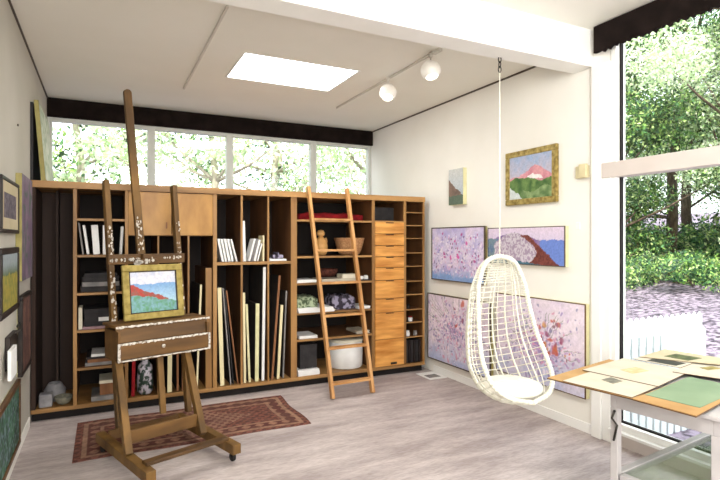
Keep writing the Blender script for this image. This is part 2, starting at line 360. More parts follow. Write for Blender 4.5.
for i, (z, w, mm, lb) in enumerate(((1.112, .33, 'blk', 'black flat box at the foot of the dark stack on the left shelf'), (1.162, .31, 'greyb', 'dark grey flat box in the middle of the dark stack'), (1.202, .30, 'blk', 'black flat box third up in the dark stack'), (1.25, .27, 'blk', 'black flat box lying on top of the dark stack'))):
    h = (.05, .04, .048, .035)[i]
    tag(B(-.02-w/2, -.02+w/2, CF+.06, CF+.4, z, z+h).build('flat_box', M[mm], bevel=.003), lb, 'box', 'stacked dark boxes')
leaner('booklet', 'thin cream booklet upright at the left of the lidded black box', 'booklet', 'paperb', -.187, .775, .03, .2, .2, group=None)
bx = thing('file_box', 'black lidded file box with a small white label', 'box', (0, CF+.2, .795))
B(-.155, .13, CF+.07, CF+.4, .7955, .92).build('body', M['blk'], bx, bevel=.003); B(-.16, .135, CF+.065, CF+.405, .92, .955).build('lid', M['blk'], bx, bevel=.003)
B(-.04, .045, CF+.066, CF+.071, .84, .875).build('label_card', M['paper'], bx)
tag(B(-.17, .17, CF+.03, CF+.42, .775, .7955).build('folder', mat('mauve_paper', (150, 120, 128), (176, 146, 150), 14, rough=.9)), 'mauve folder lying flat beneath the black file box', 'folder')
for i, (z, h, mm, lb, x0) in enumerate(((.435, .03, 'greyb', 'grey folder at the bottom of the paper pile on the low left shelf', -.15), (.465, .03, 'brownb', 'brown folder in the middle of the low left paper pile', -.13), (.495, .022, 'blk', 'black folder near the top of the low left paper pile', -.14), (.517, .022, 'paper', 'white paper block on top of the low left paper pile', -.1))):
    tag(B(x0, .165, CF+.05, CF+.38, z, z+h).build('folder', M[mm], bevel=.002), lb, 'folder', 'flat pile on the low left shelf')
tag(B(-.1, .17, CF+.04, CF+.4, .11, .15).build('flat_box', M['greyb'], bevel=.003), 'flat grey box under the tan box on the bottom left bay', 'box')
bx = thing('lidded_box', 'tan cardboard box with a lid behind the left easel post', 'box', (.06, CF+.2, .15))
B(-.03, .16, CF+.08, CF+.36, .15, .255).build('body', M['brownb'], bx, bevel=.004); B(-.035, .165, CF+.075, CF+.365, .255, .285).build('lid', M['paperb'], bx, bevel=.004)
tag(MB().box(-.51, -.405, CF+.03, CF+.14, .11, .225).build('small_box', M['greyp'], bevel=.012), 'square grey pottery block on the closet floor by the left wall', 'box')
tag(MB().lathe([(.05, 0), (.085, .04), (.09, .1), (.06, .15), (.05, .165), (.042, .15), (.04, .02)], (-.40, CF+.245, .11)).build('pot', M['greyp']), 'round grey pot behind the grey block in the closet', 'pot')
tag(MB().lathe([(.028, 0), (.055, .02), (.073, .06), (.074, .075), (.068, .075), (.045, .03), (0, .018)], (-.322, CF+.085, .11)).build('bowl', M['greypr']), 'shallow brownish grey bowl on the closet floor', 'bowl')

G2 = 'white booklets in the left upper bay'
for x, w, le, lb in ((1.09, .022, -.20, 'white booklet leaning, farthest left of the fan in the upper bay'), (1.122, .02, -.20, 'white booklet leaning second in the upper bay fan'), (1.156, .024, -.20, 'white booklet leaning in the centre of the upper bay fan'), (1.19, .02, -.21, 'white booklet leaning fourth in the upper bay fan'), (1.232, .016, -.25, 'white booklet leaning most steeply at the right of the upper bay fan')):
    leaner('booklet', lb, 'booklet', 'paper', x, 1.366, w, .235, .17, le, group=G2)
G3 = 'books in the middle upper bay'
for x, w, h, le, mm, lb in ((1.312, .028, .42, -.03, 'paper', 'tall white portfolio standing in the middle upper bay'), (1.36, .02, .24, .25, 'paper', 'white booklet leaning right, first of four in the middle upper bay'), (1.388, .021, .24, .25, 'greyb', 'grey booklet leaning right between white ones in the middle upper bay'), (1.416, .021, .23, .25, 'paper', 'white booklet leaning right, third in the middle upper bay'), (1.448, .014, .19, .25, 'paper', 'shortest white booklet leaning right in the middle upper bay'), (1.512, .018, .27, 0, 'cream', 'thin tan booklet standing upright against the middle bay divider')):
    leaner('booklet', lb, 'booklet', mm, x, 1.366, w, h, .17, le, group=G3)
tag(B(1.575, 1.76, CF+.04, CF+.3, 1.366, 1.386).build('paper_stack', M['paper']), 'low white paper stack beneath the dark camera bag', 'papers')
bg_ = MB().box(1.62, 1.74, CF+.08, CF+.2, 1.387, 1.43).box(1.65, 1.69, CF+.07, CF+.19, 1.43, 1.46)
tag(bg_.build('dark_bag', M['bagm'], bevel=.01), 'small dark lumpy bag in the right upper bay', 'bag')
GC = 'canvases stored upright in the tall bays'
def canvas(lab, mm, xb, h, w, lean, y0=CF+.03, dep=.55):
    t = thing('stored_canvas', lab, 'canvas', (xb, y0, .113+abs(math.sin(lean))*w/2), group=GC)
    R_ = Matrix.Rotation(lean, 4, 'Y')
    MB().box(-w/2, w/2, 0, .02, 0, h).xf(R_).build('front_edge', M[mm], t, world=False, bevel=.0015)
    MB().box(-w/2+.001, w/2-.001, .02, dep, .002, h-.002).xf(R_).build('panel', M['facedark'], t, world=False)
canvas('wide cream panel leaning left in the first tall bay', 'cream', 1.08, .99, .04, -.03)
canvas('thin grey board leaning left beside the wide cream panel', 'greyb', 1.165, .99, .012, -.08)
canvas('second thin grey board leaning in the first tall bay', 'blk', 1.192, .98, .010, -.09)
canvas('thin pinkish board leaning steeply to the first bay divider', 'brownb', 1.238, .97, .014, -.12)
canvas('cream canvas standing at the left of the second tall bay', 'cream', 1.31, .93, .025, -.012)
canvas('short pale green-grey canvas second in the second tall bay', 'edge', 1.36, .81, .022, -.04)
canvas('medium cream canvas standing alone in the middle of the second bay', 'edge', 1.435, .81, .038, .01)
canvas('tallest white canvas standing beside the second bay divider', 'paper', 1.50, 1.19, .028, .015)
canvas('brown plank leaning right in the third tall bay', 'brownb', 1.60, 1.1, .022, .075)
canvas('short cream canvas leaning right in the third tall bay', 'cream', 1.665, .78, .028, .055)
canvas('dark grey board leaning right against the third bay side', 'greyb', 1.72, .93, .014, .04)
canvas('reddish canvas at the left of the slots under the doors', 'red', .25, .72, .03, .02)
canvas('cream canvas seen between the easel legs under the doors', 'cream', .575, .80, .04, .01)
canvas('narrow tan canvas beside the cream one between the easel legs', 'brownb', .65, .7, .02, 0)
canvas('thin pale stick-like board rising above the easel tray', 'cream', .83, 1.03, .018, .04)
canvas('dark red canvas in the slot right of the easel centre post', 'brownb', .70, .75, .022, 0)
# patterned vase in the slot
vm = mat('patterned_glaze', (40, 60, 50), (196, 190, 200), 22, rough=.3, contrast=(.46, .54))
tag(MB().lathe([(.05, 0), (.07, .03), (.075, .15), (.065, .27), (.035, .31), (.045, .33), (.03, .33), (.025, .3)], (.36, CF+.1, .111)).build('vase', vm), 'tall floral patterned vase in the slot behind the easel', 'vase')
# ladder bay
def folded(name, lab, cat, mm, x0, x1, y0, y1, z, h, n=14, amp=.012, group=None):
    k = n; vs = []; fs = []
    for j in range(k+1):
        for i in range(k+1):
            u, v = i/k, j/k; e = min(u, 1-u, v, 1-v)*8; e = min(e, 1)
            zz = z+h*(.72+.28*e)+amp*math.sin(i*1.9+j*.7)*math.cos(j*1.3+i*.4)
            vs.append((x0+(x1-x0)*u, y0+(y1-y0)*v+.008*math.sin(i*1.1)*(1 if j == 0 else 0), zz))
    n0 = len(vs); W1 = k+1
    fs = [(j*W1+i, j*W1+i+1, (j+1)*W1+i+1, (j+1)*W1+i) for j in range(k) for i in range(k)]
    ring = [i for i in range(k)]+[j*W1+k for j in range(k)]+[k*W1+k-i for i in range(k)]+[(k-j)*W1 for j in range(k)]
    vs += [(vs[i][0], vs[i][1], z+.001) for i in ring]; R = len(ring)
    fs += [(ring[i], n0+i, n0+(i+1) % R, ring[(i+1) % R]) for i in range(R)]; fs.append(tuple(range(n0, n0+R)))
    b = MB(); b.add(vs, fs, True)
    return tag(b.build(name, M[mm] if isinstance(mm, str) else mm), lab, cat, group)
folded('folded_blanket', 'red folded blanket on the top shelf behind the ladder', 'blanket', 'red', 1.95, 2.74, CF+.16, CF+.55, 1.812, .085)
jg = thing('jug', 'tan gourd-shaped jug with a knob top on the shelf left of the basket', 'jug', (2.205, CF+.16, 1.414))
MB().lathe([(.05, 0), (.075, .04), (.08, .1), (.065, .17), (.035, .2), (.025, .215)], (2.205, CF+.16, 1.414)).build('body', M['jug'], jg)
MB().lathe([(.02, 0), (.042, .02), (.045, .045), (.03, .07), (0, .078)], (2.205, CF+.16, 1.627)).build('stopper', M['jug'], jg)
MB().tube([(2.245, CF+.16, 1.60), (2.27, CF+.16, 1.61), (2.28, CF+.16, 1.57), (2.262, CF+.16, 1.53)], .008).build('handle', M['jug'], jg)
prof = []; 
for i in range(13):
    u = i/12; prof.append((.10+.075*u**.5+(.004 if i % 2 else 0), .19*u))
bk = thing('basket', 'brown wicker bowl basket flaring wide at the rim', 'basket', (2.59, CF+.22, 1.414))
MB().lathe(prof+[(.168, .19), (.155, .16), (.09, .02), (0, .015)], (2.59, CF+.22, 1.414), 36).build('bowl', M['wicker'], bk)
MB().tube([(2.59+.174*math.cos(a), CF+.22+.174*math.sin(a), 1.606) for a in np.linspace(0, 2*PI, 36, endpoint=False)], .009, 6, True).build('rim', M['wicker'], bk)
def stack(name, lab, cat, mm, x0, x1, z, h, y0=CF+.02, d=.3, group=None, n=3):
    b = MB(); 
    for i in range(n):
        o = random.uniform(-.006, .006); b.box(x0+o, x1+o, y0+random.uniform(0, .01), y0+d, z+h*i/n, z+h*(i+1)/n-.0006)
    return tag(b.build(name, M[mm]), lab, cat, group)
GP = 'papers on the shelves behind the ladder'
stack('paper_stack', 'white paper stack at the left end of the middle ladder bay shelf', 'papers', 'paper', 1.875, 2.10, 1.123, .03, group=GP)
stack('paper_stack', 'long pale stack under the cream envelope box behind the ladder', 'papers', 'matb', 2.17, 2.62, 1.123, .03, group=GP)
tag(B(2.42, 2.62, CF+.03, CF+.2, 1.154, 1.20).build('envelope_box', M['paperb'], bevel=.003), 'small cream box lying on the pale paper stack', 'box')
bkt = MB().lathe([(.1, 0), (.13, .05), (.135, .09), (.12, .09), (.09, .02), (0, .01)], (2.40, CF+.46, 1.154), 24)
tag(bkt.build('low_basket', mat('dark_red_wicker', (70, 34, 26), (120, 66, 50), 40, rough=.8)), 'low dark reddish basket at the back of the middle shelf', 'basket')
for x, r, lb in ((2.675, .026, 'small white ball-like cup left of its pair on the middle shelf'), (2.735, .03, 'larger small white cup at the right end of the middle shelf')):
    tag(MB().lathe([(r*.6, 0), (r, r*.7), (r*.9, r*1.6), (r*.7, r*1.9), (r*.6, r*1.5)], (x, CF+.08, 1.123), 14).build('cup', M['paper']), lb, 'cup', 'small white cups')
tag(B(2.64, 2.77, CF+.02, CF+.045, 1.123, 1.135).build('dark_pen_case', M['blk'], bevel=.002), 'thin dark pen case lying before the small white cups', 'case')
stack('paper_stack', 'thick white paper stack overhanging the shelf under the green cloth', 'papers', 'paper', 1.87, 2.28, .801, .05, CF-.04, .4, GP)
folded('folded_cloth', 'green and white patterned folded cloth on the white paper stack', 'cloth', 'greenc', 1.875, 2.11, CF+.02, CF+.34, .852, .12, amp=.006)
folded('fabric_bag', 'grey and dark purple patterned bag on the shelf between the ladder rails', 'bag', 'bagm', 2.31, 2.60, CF+.08, CF+.34, .801, .155, amp=.01)
stack('paper_stack', 'white sheets right of the patterned bag', 'papers', 'paper', 2.61, 2.76, .801, .028, CF+.01, .3, GP)
stack('paper_stack', 'thin cream sheets between the white stack and the patterned bag', 'papers', 'paperb', 2.286, 2.306, .801, .02, CF-.02, .3, GP)
stack('paper_stack', 'white paper stack at the left of the lower ladder bay shelf', 'papers', 'paper', 1.90, 2.11, .513, .03, CF+.02, .3, GP)
stack('paper_stack', 'white paper stack at the right end of the lower ladder bay shelf', 'papers', 'matb', 2.60, 2.76, .513, .03, CF+.03, .3, GP)
stack('paper_stack', 'messy white papers on the bottom of the ladder bay', 'papers', 'paper', 1.885, 2.13, .111, .065, CF+.01, .3, GP, 4)
tag(B(1.92, 2.12, CF+.06, CF+.3, .178, .44).build('glass_case', M['blk'], bevel=.004), 'dark upright case standing on the messy papers', 'case')
dr = thing('drum', 'big white round drum container on the cabinet floor behind the ladder', 'container', (2.55, CF+.25, .11))
MB().lathe([(.19, .001), (.2, .01), (.205, .15), (.2, .3)], (2.55, CF+.25, .11), 40).build('body', M['paper'], dr)
MB().lathe([(.204, .3), (.206, .305), (.206, .325), (.2, .33)], (2.55, CF+.25, .11), 40).build('lid', M['paperb'], dr)
# right narrow bay
for x, z, r, mm, lb in ((3.30, .76, .022, 'dkmetal', 'small dark jar on the upper of the lower right shelves'), (3.33, .604, .026, 'paper', 'small pale jar with a reddish lid on the narrow right shelves'), (3.29, .43, .028, 'paper', 'small white jar at the left of the lowest right shelf'), (3.40, .43, .024, 'greyb', 'small grey jar right of the white jar on the lowest right shelf')):
    j = thing('jar', lb, 'jar', (x, CF+.06, z), group='small jars on the narrow right shelves')
    MB().lathe([(r*.9, 0), (r, .005), (r, r*1.6), (r*.8, r*1.9)], (x, CF+.06, z), 16).build('body', M[mm], j)
    MB().lathe([(r*.85, r*1.9), (r*.85, r*2.4)], (x, CF+.06, z), 16).build('lid', M['red' if z == .604 else mm], j)
for i in range(6):
    leaner('record_sleeve', 'dark upright sleeve at the bottom of the narrow right bay', 'sleeve', ('blk', 'dark')[i % 2], 3.26+.036*i, .112, .022, .27, .3, 0, CF+.02, 'dark sleeves in the bottom right bay')
tag(B(2.86, 3.16, CF+.16, CF+.5, 1.816, 1.98).build('dark_box', M['blk'], bevel=.006), 'dark blue-black box in the opening above the drawers', 'box')

for o in list(COL.objects):   # lift everything standing in the bays a hair off the boards
    if o.parent is None and 'label' in o and o is not cab and -.57 < o.location.x < 3.5 and CF-.05 < o.location.y < CB and .1 < o.location.z < 2.0: o.location.z += .0015
# ---------------------------------------------------------------- ladder
ld = thing('ladder', 'narrow wooden library ladder leaning on the storage wall', 'ladder', (2.27, 4.77, 0))
lb0, lt0 = Vector((2.045, 4.765, .0)), Vector((1.97, 5.255, 2.15)); rb0, rt0 = Vector((2.50, 4.775, .0)), Vector((2.425, 5.255, 2.15))
fix = Vector((0, -.035, .01))
for p, q in ((lb0, lt0), (rb0, rt0)): MB().bar(p+fix, q+fix, .032, .06, (1, 0, 0)).build('rail', M['ladder'], ld, bevel=.003)
for z in (1.80, 1.47, 1.13, .80, .48, .14):
    s = (z)/2.15; p = lb0.lerp(lt0, s)+fix; q = rb0.lerp(rt0, s)+fix
    MB().bar(p, q, .022, .075, (0, 0, 1)).build('rung', M['ladder'], ld, bevel=.002)

# ---------------------------------------------------------------- painted pictures (colour per vertex, computed here)
def hashn(n, seed): return np.random.default_rng(seed).random(n)
def vnoise(U, V, sc, seed):
    r = np.random.default_rng(seed); G = r.random((64, 64)); x = (U*sc) % 63; y = (V*sc) % 63
    i = np.floor(x).astype(int); j = np.floor(y).astype(int); a = x-i; b = y-j; a = a*a*(3-2*a); b = b*b*(3-2*b)
    return G[j, i]*(1-a)*(1-b)+G[j, i+1]*a*(1-b)+G[j+1, i]*(1-a)*b+G[j+1, i+1]*a*b
def lin(c): return np.array(L(c)[:3])
def mixc(a, b, t): return a*(1-t[..., None])+b*t[..., None]
def dabs(img, U, V, asp, n, cols, rr, seed, box=(0, 1, 0, 1), stretch=1):
    r = np.random.default_rng(seed)
    for k in range(n):
        cx = r.uniform(box[0], box[1]); cy = r.uniform(box[2], box[3]); R = r.uniform(*rr); c = lin(cols[r.integers(len(cols))])
        d = ((U-cx)*asp)**2+((V-cy)/stretch)**2; t = np.clip(1.6-1.6*d/(R*R), 0, 1)*.9
        img = mixc(img, c, t)
    return img
def p_wildflower(U, V, asp):
    n = vnoise(U*asp, V, 9, 1); img = mixc(lin((220, 214, 234))+0*U[..., None], lin((176, 168, 220)), n)
    img = mixc(img, lin((228, 214, 236)), np.clip(vnoise(U*asp, V, 5, 2)*1.6-.5, 0, 1))
    bl = np.clip((.22-V)/.16+.3*(vnoise(U*asp, V, 14, 3)-.5), 0, 1); img = mixc(img, lin((116, 160, 214)), bl*.85)
    img = dabs(img, U, V, asp, 420, [(226, 190, 222), (196, 170, 214), (240, 232, 244), (150, 140, 196), (236, 228, 240)], (.010, .026), 4, (0, 1, .1, .85))
    img = dabs(img, U, V, asp, 52, [(96, 56, 120), (160, 60, 140), (180, 70, 150), (70, 60, 110)], (.012, .026), 5, (.05, .95, .2, .92), 1.4)
    return dabs(img, U, V, asp, 6, [(214, 80, 170)], (.03, .05), 8, (.3, .8, .35, .75))
def p_cliff(U, V, asp):
    img = mixc(lin((190, 186, 222))+0*U[..., None], lin((222, 206, 226)), np.clip(V, 0, 1)); n = vnoise(U*asp, V, 12, 11)
    h = .62+.22*np.sin(np.clip(U, .05, .75)*4.2)+.03*(n-.5); 
    img = np.where((V < .66)[..., None] & (U > .6)[..., None], lin((110, 136, 208)), img)
    img = np.where((V < np.minimum(h, .86))[..., None] & (U < .72)[..., None], mixc(lin((120, 92, 150))+0*img, lin((156, 142, 186)), n), img)
    img = np.where((V < .70)[..., None] & (U < .2)[..., None], mixc(lin((96, 120, 160))+0*img, lin((128, 150, 150)), n), img)
    hill = (V < .86-((U-.38)/.3)**2*.35) & (U > .1) & (U < .68)
    img = np.where(hill[..., None], mixc(lin((206, 198, 208))+0*img, lin((166, 148, 172)), (vnoise(U*asp, V, 26, 12) > .55)*1.), img)
    br = (V < 1.05-1.05*(U-.45)/.5) & (V < .8) & (U > .56+.12*np.sin(V*5))
    img = np.where(br[..., None], mixc(lin((92, 46, 44))+0*img, lin((136, 76, 66)), vnoise(U*asp, V, 30, 13)), img)
    low = V < .22-.3*U
    img = np.where(low[..., None], lin((70, 112, 132)), img)
    return img
def p_bouquet(seed, c, spread, warm):
    def fn(U, V, asp):
        n = vnoise(U*asp, V, 7, seed); img = mixc(lin((238, 226, 234))+0*U[..., None], lin((216, 202, 222)), n)
        img = mixc(img, lin((172, 186, 222)), np.clip((.35-V)*2+.8*(vnoise(U*asp, V, 6, seed+1)-.5), 0, .8))
        r = np.random.default_rng(seed); cols = [(188, 150, 196), (150, 130, 184), (216, 150, 180), (240, 228, 238), (134, 134, 176), (206, 184, 212)]
        for k in range(1000):
            a = r.uniform(0, 2*PI); q = abs(r.normal())*spread; cx = c[0]+q*math.cos(a)/asp*1.15; cy = c[1]+q*math.sin(a)*.75; R = r.uniform(.010, .024)
            t = np.clip(1.5-1.5*(((U-cx)*asp)**2+(V-cy)**2)/(R*R), 0, 1)*.8; img = mixc(img, lin(cols[r.integers(6)]), t)
        for k in range(30 if warm else 8):
            a = r.uniform(-.3, 2.3); q = r.uniform(.15, 1.5)*spread; cx = c[0]+q*math.cos(a)/asp; cy = c[1]+q*math.sin(a); R = r.uniform(.015, .042)
            t = np.clip(1.4-1.4*(((U-cx)*asp)**2+(V-cy)**2)/(R*R), 0, 1)*.85; img = mixc(img, lin([(198, 96, 72), (206, 146, 70), (150, 76, 110)][r.integers(3)]), t)
        for k in range(18):
            a = r.uniform(-.2, 3.3); x1 = c[0]+1.9*spread*math.cos(a)/asp; y1 = c[1]+1.9*spread*math.sin(a)*.8; dx, dy = x1-c[0], y1-c[1]
            s = np.clip(((U-c[0])*dx+(V-c[1])*dy)/(dx*dx+dy*dy), 0, 1); d = ((U-c[0]-s*dx)*asp)**2+(V-c[1]-s*dy)**2
            img = mixc(img, lin((128, 134, 120)), (d < .000018)*.7*(s > .45))
        return img
    return fn
def p_hills(U, V, asp):
    n = vnoise(U*asp, V, 10, 21); img = mixc(lin((196, 186, 200))+0*U[..., None], lin((156, 176, 208)), np.clip(V*1.4-.5+.6*(n-.5), 0, 1))
    pk = .5+.22*np.exp(-((U-.62)/.25)**2)+.02*n
    img = np.where((V < pk)[..., None], mixc(lin((196, 122, 140))+0*img, lin((226, 168, 172)), n), img)
    img = np.where(((V > .44) & (V < .56-abs(U-.58)*.5))[..., None], lin((238, 232, 230)), img)
    g = V < .45+.05*np.sin(U*6)
    img = np.where(g[..., None], mixc(lin((54, 90, 50))+0*img, lin((120, 150, 84)), vnoise(U*asp, V, 9, 22)), img)
    img = np.where(((V < .2+.06*np.sin(U*9)) & (U > .3))[..., None], mixc(lin((150, 172, 120))+0*img, lin((78, 110, 62)), n), img)
    return np.where(((V < .3-.9*U) )[..., None], lin((206, 214, 214)), img)
def p_coast(U, V, asp):
    n = vnoise(U*asp, V, 12, 31); img = mixc(lin((224, 222, 228))+0*U[..., None], lin((200, 206, 226)), n)
    sea = (V < .70); img = np.where(sea[..., None], mixc(lin((120, 160, 206))+0*img, lin((168, 200, 216)), np.clip((.7-V)*2.4, 0, 1)), img)
    hill = (V < .66-.55*U) & (V > .14); img = np.where((V < .70-.5*U)[..., None], mixc(lin((186, 62, 56))+0*img, lin((130, 96, 84)), vnoise(U*asp, V, 18, 32)), img)
    return np.where((V < .42-.22*U+.05*n)[..., None], mixc(lin((96, 150, 110))+0*img, lin((128, 168, 186)), vnoise(U*asp, V, 20, 33)), img)
def p_shore(U, V, asp):
    n = vnoise(U*asp, V, 9, 41); img = mixc(lin((170, 184, 196))+0*U[..., None], lin((206, 208, 206)), V)
    img = np.where((V < .72-.5*U)[..., None], mixc(lin((104, 90, 84))+0*img, lin((160, 130, 112)), n), img)
    return np.where((V < .25)[..., None], lin((96, 112, 96)), img)
def p_generic(c1, c2, c3, seed, sc=6):
    def fn(U, V, asp):
        n = vnoise(U*asp, V, sc, seed); img = mixc(lin(c1)+0*U[..., None], lin(c2), np.clip(n*1.6-.3, 0, 1))
        return mixc(img, lin(c3), np.clip(vnoise(U*asp, V, sc*2.2, seed+1)*2.4-1.3, 0, 1))
    return fn
def p_tree_field(U, V, asp):
    n = vnoise(U*asp, V, 12, 51); img = mixc(lin((120, 126, 66))+0*U[..., None], lin((168, 150, 70)), n)
    img = np.where((V > .6+.05*n)[..., None], mixc(lin((84, 104, 74))+0*img, lin((150, 160, 164)), np.clip((V-.62)*5, 0, 1)), img)
    return img
def face(org, du, dv, fn, w, h, res=150):  # painted grid: org corner, du/dv unit vectors
    nx = int(res*w/max(w, h))+2; ny = int(res*h/max(w, h))+2
    U, V = np.meshgrid(np.linspace(0, 1, nx), np.linspace(0, 1, ny)); a_ = w/h; k_ = .055; U2 = np.clip(U+k_/a_*(vnoise(U*a_, V, 11, 7)-.5)+.02/a_*(vnoise(U*a_, V, 30, 6)-.5), 0, 1); V2 = np.clip(V+k_*(vnoise(U*a_, V, 10, 9)-.5)+.025*(vnoise(U*a_, V, 32, 5)-.5), 0, 1)
    img = np.clip(fn(U2, V2, a_), 0, 1); img = np.clip(img*(.9+.2*vnoise(U*a_*1.0, V, 34, 15)[..., None]), 0, 1)
    P = np.array(org)+U[..., None]*w*np.array(du)+V[..., None]*h*np.array(dv)
    fs = [(j*nx+i, j*nx+i+1, (j+1)*nx+i+1, (j+1)*nx+i) for j in range(ny-1) for i in range(nx-1)]
    b = MB().add([tuple(p) for p in P.reshape(-1, 3)], fs)
    return b, np.concatenate([img.reshape(-1, 3), np.ones((nx*ny, 1))], 1)
def wall_pic(name, lab, cat, side, ya, yb, z0, z1, dep, fn, fw=0, fm=None, em='edge', mat_w=0, tilt=0, res=150, mm='matb', frd=.008):
    # side 'R': hangs on XR facing -X (far end yb on the picture's left); 'L': on XL facing +X
    t = thing(name, lab, cat, ((XR if side == 'R' else XL), (ya+yb)/2, z0))
    xw = XR-.002 if side == 'R' else XL+.002; sg = -1 if side == 'R' else 1; xf_ = xw+sg*dep
    def bxx(a, b, *r): return MB().box(min(a, b), max(a, b), *r)
    bxx(xw, xf_-sg*.001, ya+fw*.2, yb-fw*.2, z0+fw*.2, z1-fw*.2).build('stretcher', M[em], t)
    if fw:
        b = MB(); x0, x1 = sorted(((xf_-sg*.010) if fw < .02 else xw+sg*.004, xf_+sg*frd))
        b.box(x0, x1, ya, yb, z1-fw, z1).box(x0, x1, ya, yb, z0, z0+fw).box(x0, x1, ya, ya+fw, z0+fw, z1-fw).box(x0, x1, yb-fw, yb, z0+fw, z1-fw)
        b.build('frame', M[fm], t, bevel=min(.006, fw*.2))
    i = fw+mat_w
    if mat_w:
        b = MB(); x0, x1 = sorted((xf_, xf_+sg*.002))
        b.box(x0, x1, ya+fw, yb-fw, z1-i, z1-fw).box(x0, x1, ya+fw, yb-fw, z0+fw, z0+i).box(x0, x1, ya+fw, ya+i, z0+i, z1-i).box(x0, x1, yb-i, yb-fw, z0+i, z1-i)
        b.build('mat_border', M[mm], t)
    w, h = yb-ya-2*i, z1-z0-2*i
    if side == 'R': b, c = face((xf_, yb-i, z0+i), (0, -1, 0), (0, 0, 1), fn, w, h, res)
    else: b, c = face((xf_, ya+i, z0+i), (0, 1, 0), (0, 0, 1), fn, w, h, res)
    b.build('painting', M['paint'], t, cols=c)
    return t
wall_pic('painting', 'lavender wildflower painting hung at the far end of the right wall', 'painting', 'R', 4.23, 5.2, 1.118, 1.737, .03, p_wildflower, .012, 'cframe', 'edged')
wall_pic('painting', 'wide coastal cliff landscape with purple hills, under the gold frame', 'painting', 'R', 3.18, 4.17, 1.357, 1.712, .045, p_cliff, .008, 'cframe', 'edge', frd=.001)
wall_pic('painting', 'large pale floral painting low on the wall beside the storage unit', 'painting', 'R', 4.13, 5.27, .163, .952, .04, p_bouquet(61, (.45, .5), .42, False), .012, 'cframe', 'edged', res=190)
wall_pic('painting', 'large floral painting with orange blooms behind the hanging chair', 'painting', 'R', 2.965, 4.04, .285, 1.064, .05, p_bouquet(71, (.55, .42), .30, True), .009, 'brframe', 'edge', res=190, frd=.001)
wall_pic('framed_painting', 'gold framed painting of a pink mountain above green fields', 'painting', 'R', 3.28, 3.92, 1.925, 2.437, .03, p_hills, .055, 'gold', 'edge')
wall_pic('painting', 'small unframed shoreline canvas hung highest at far right wall', 'painting', 'R', 4.57, 4.83, 1.985, 2.385, .05, p_shore, 0, None, 'edge')
wall_pic('painting', 'tall narrow purple canvas with a thick yellowish edge on the left wall', 'painting', 'L', 4.45, 5.05, 1.29, 2.076, .04, p_generic((112, 94, 116), (146, 128, 142), (84, 106, 96), 81), 0, None, 'edged')
wall_pic('framed_picture', 'dark framed picture with a cream mat high on the left wall', 'picture', 'L', 3.72, 4.42, 1.635, 1.985, .02, p_generic((84, 78, 90), (120, 112, 120), (60, 56, 60), 83), .025, 'bframe', 'blk' and 'edge', .07, mm='matc')
wall_pic('framed_picture', 'black framed yellow-green field landscape on the left wall', 'picture', 'L', 3.7, 4.42, 1.105, 1.54, .02, p_tree_field, .04, 'bframe', 'edge')
wall_pic('framed_picture', 'narrow dark framed brownish picture low by the storage unit, left wall', 'picture', 'L', 4.5, 5.05, .58, 1.175, .03, p_generic((96, 70, 66), (130, 96, 86), (80, 64, 60), 87), .03, 'bframe', 'edge')
wall_pic('framed_picture', 'green and blue brushy painting in a brown frame lowest on the left wall', 'picture', 'L', 3.5, 4.46, .12, .585, .025, p_generic((40, 66, 50), (70, 112, 84), (120, 136, 150), 89, 10), .035, 'brframe', 'edge')
cl = thing('clip_holder', 'small white card in a dark clip holder on the left wall', 'holder', (XL, 4.2, .80))
B(XL+.001, XL+.03, 4.0, 4.32, .74, .96).build('backing', M['bframe'], cl, bevel=.004); B(XL+.03, XL+.05, 3.9, 4.13, .70, .89).build('card', M['paper'], cl)
MB().tube([(XL+.03, 4.22, .95), (XL+.05, 4.28, .97), (XL+.035, 4.36, 1.0), (XL+.02, 4.4, .97)], .009).build('clip', M['dkmetal'], cl)
tag(MB().lathe([(.006, 0), (.01, .004), (.01, .008)], (0, 0, 0), 10).xf(Matrix.Translation((XL, 4.55, 2.44)) @ Matrix.Rotation(PI/2, 4, 'Y')).build('nail', M['dkmetal']), 'lone nail in the upper left wall', 'nail')
# leaning canvas on top of the storage unit
lc = thing('leaning_canvas', 'pale canvas with a yellowish wood edge leaning on the left wall atop the storage', 'canvas', (-.49, 5.35, CT))
mt = Matrix.Translation((-.466, 5.29, CT+.004)) @ Matrix.Rotation(rad(-4.5), 4, 'Y') 
MB().box(-.022, .012, 0, .95, 0, .70).xf(mt).build('stretcher', M['edged'], lc)
b, cc = face((.0135, .01, .01), (0, 1, 0), (0, 0, 1), p_generic((196, 204, 186), (214, 218, 204), (150, 170, 140), 91), .93, .68, 60); b.xf(mt).build('painting', M['paint'], lc, cols=cc)
db = B(-.569, -.548, 5.29, 5.9, CT+.001, CT+.68).build('dark_slab', M['blk'])  # plain black slab in the gap beside the leaning canvas
tag(db, 'black upright slab against the left wall behind the leaning canvas', 'board')
# wall devices and register
th = thing('thermostat', 'small beige wall box left of the window post', 'thermostat', (XR, 3.01, 2.10))
B(XR-.03, XR-.001, 2.965, 3.085, 2.105, 2.205).build('back_plate', M['beige'], th, bevel=.004); B(XR-.06, XR-.03, 2.955, 3.03, 2.10, 2.215).build('cover', M['beige'], th, bevel=.006)
tag(B(XR-.008, XR-.001, 3.06, 3.10, 1.68, 1.74).build('wall_switch', M['white'], bevel=.002), 'tiny white wall plate right of the coastal landscape', 'switch')
rg = thing('floor_register', 'dark floor air register on a pale plate beside the storage unit', 'vent', (3.42, 5.05, 0))
B(3.32, 3.56, 4.9, 5.2, .001, .006).build('plate', M['paper'], rg)
g = MB()
for i in range(7): g.box(3.36+i*.022, 3.372+i*.022, 4.97, 5.07, .006, .010)
g.box(3.355, 3.51, 4.96, 5.08, .006, .008).build('grille', M['greyb'], rg)

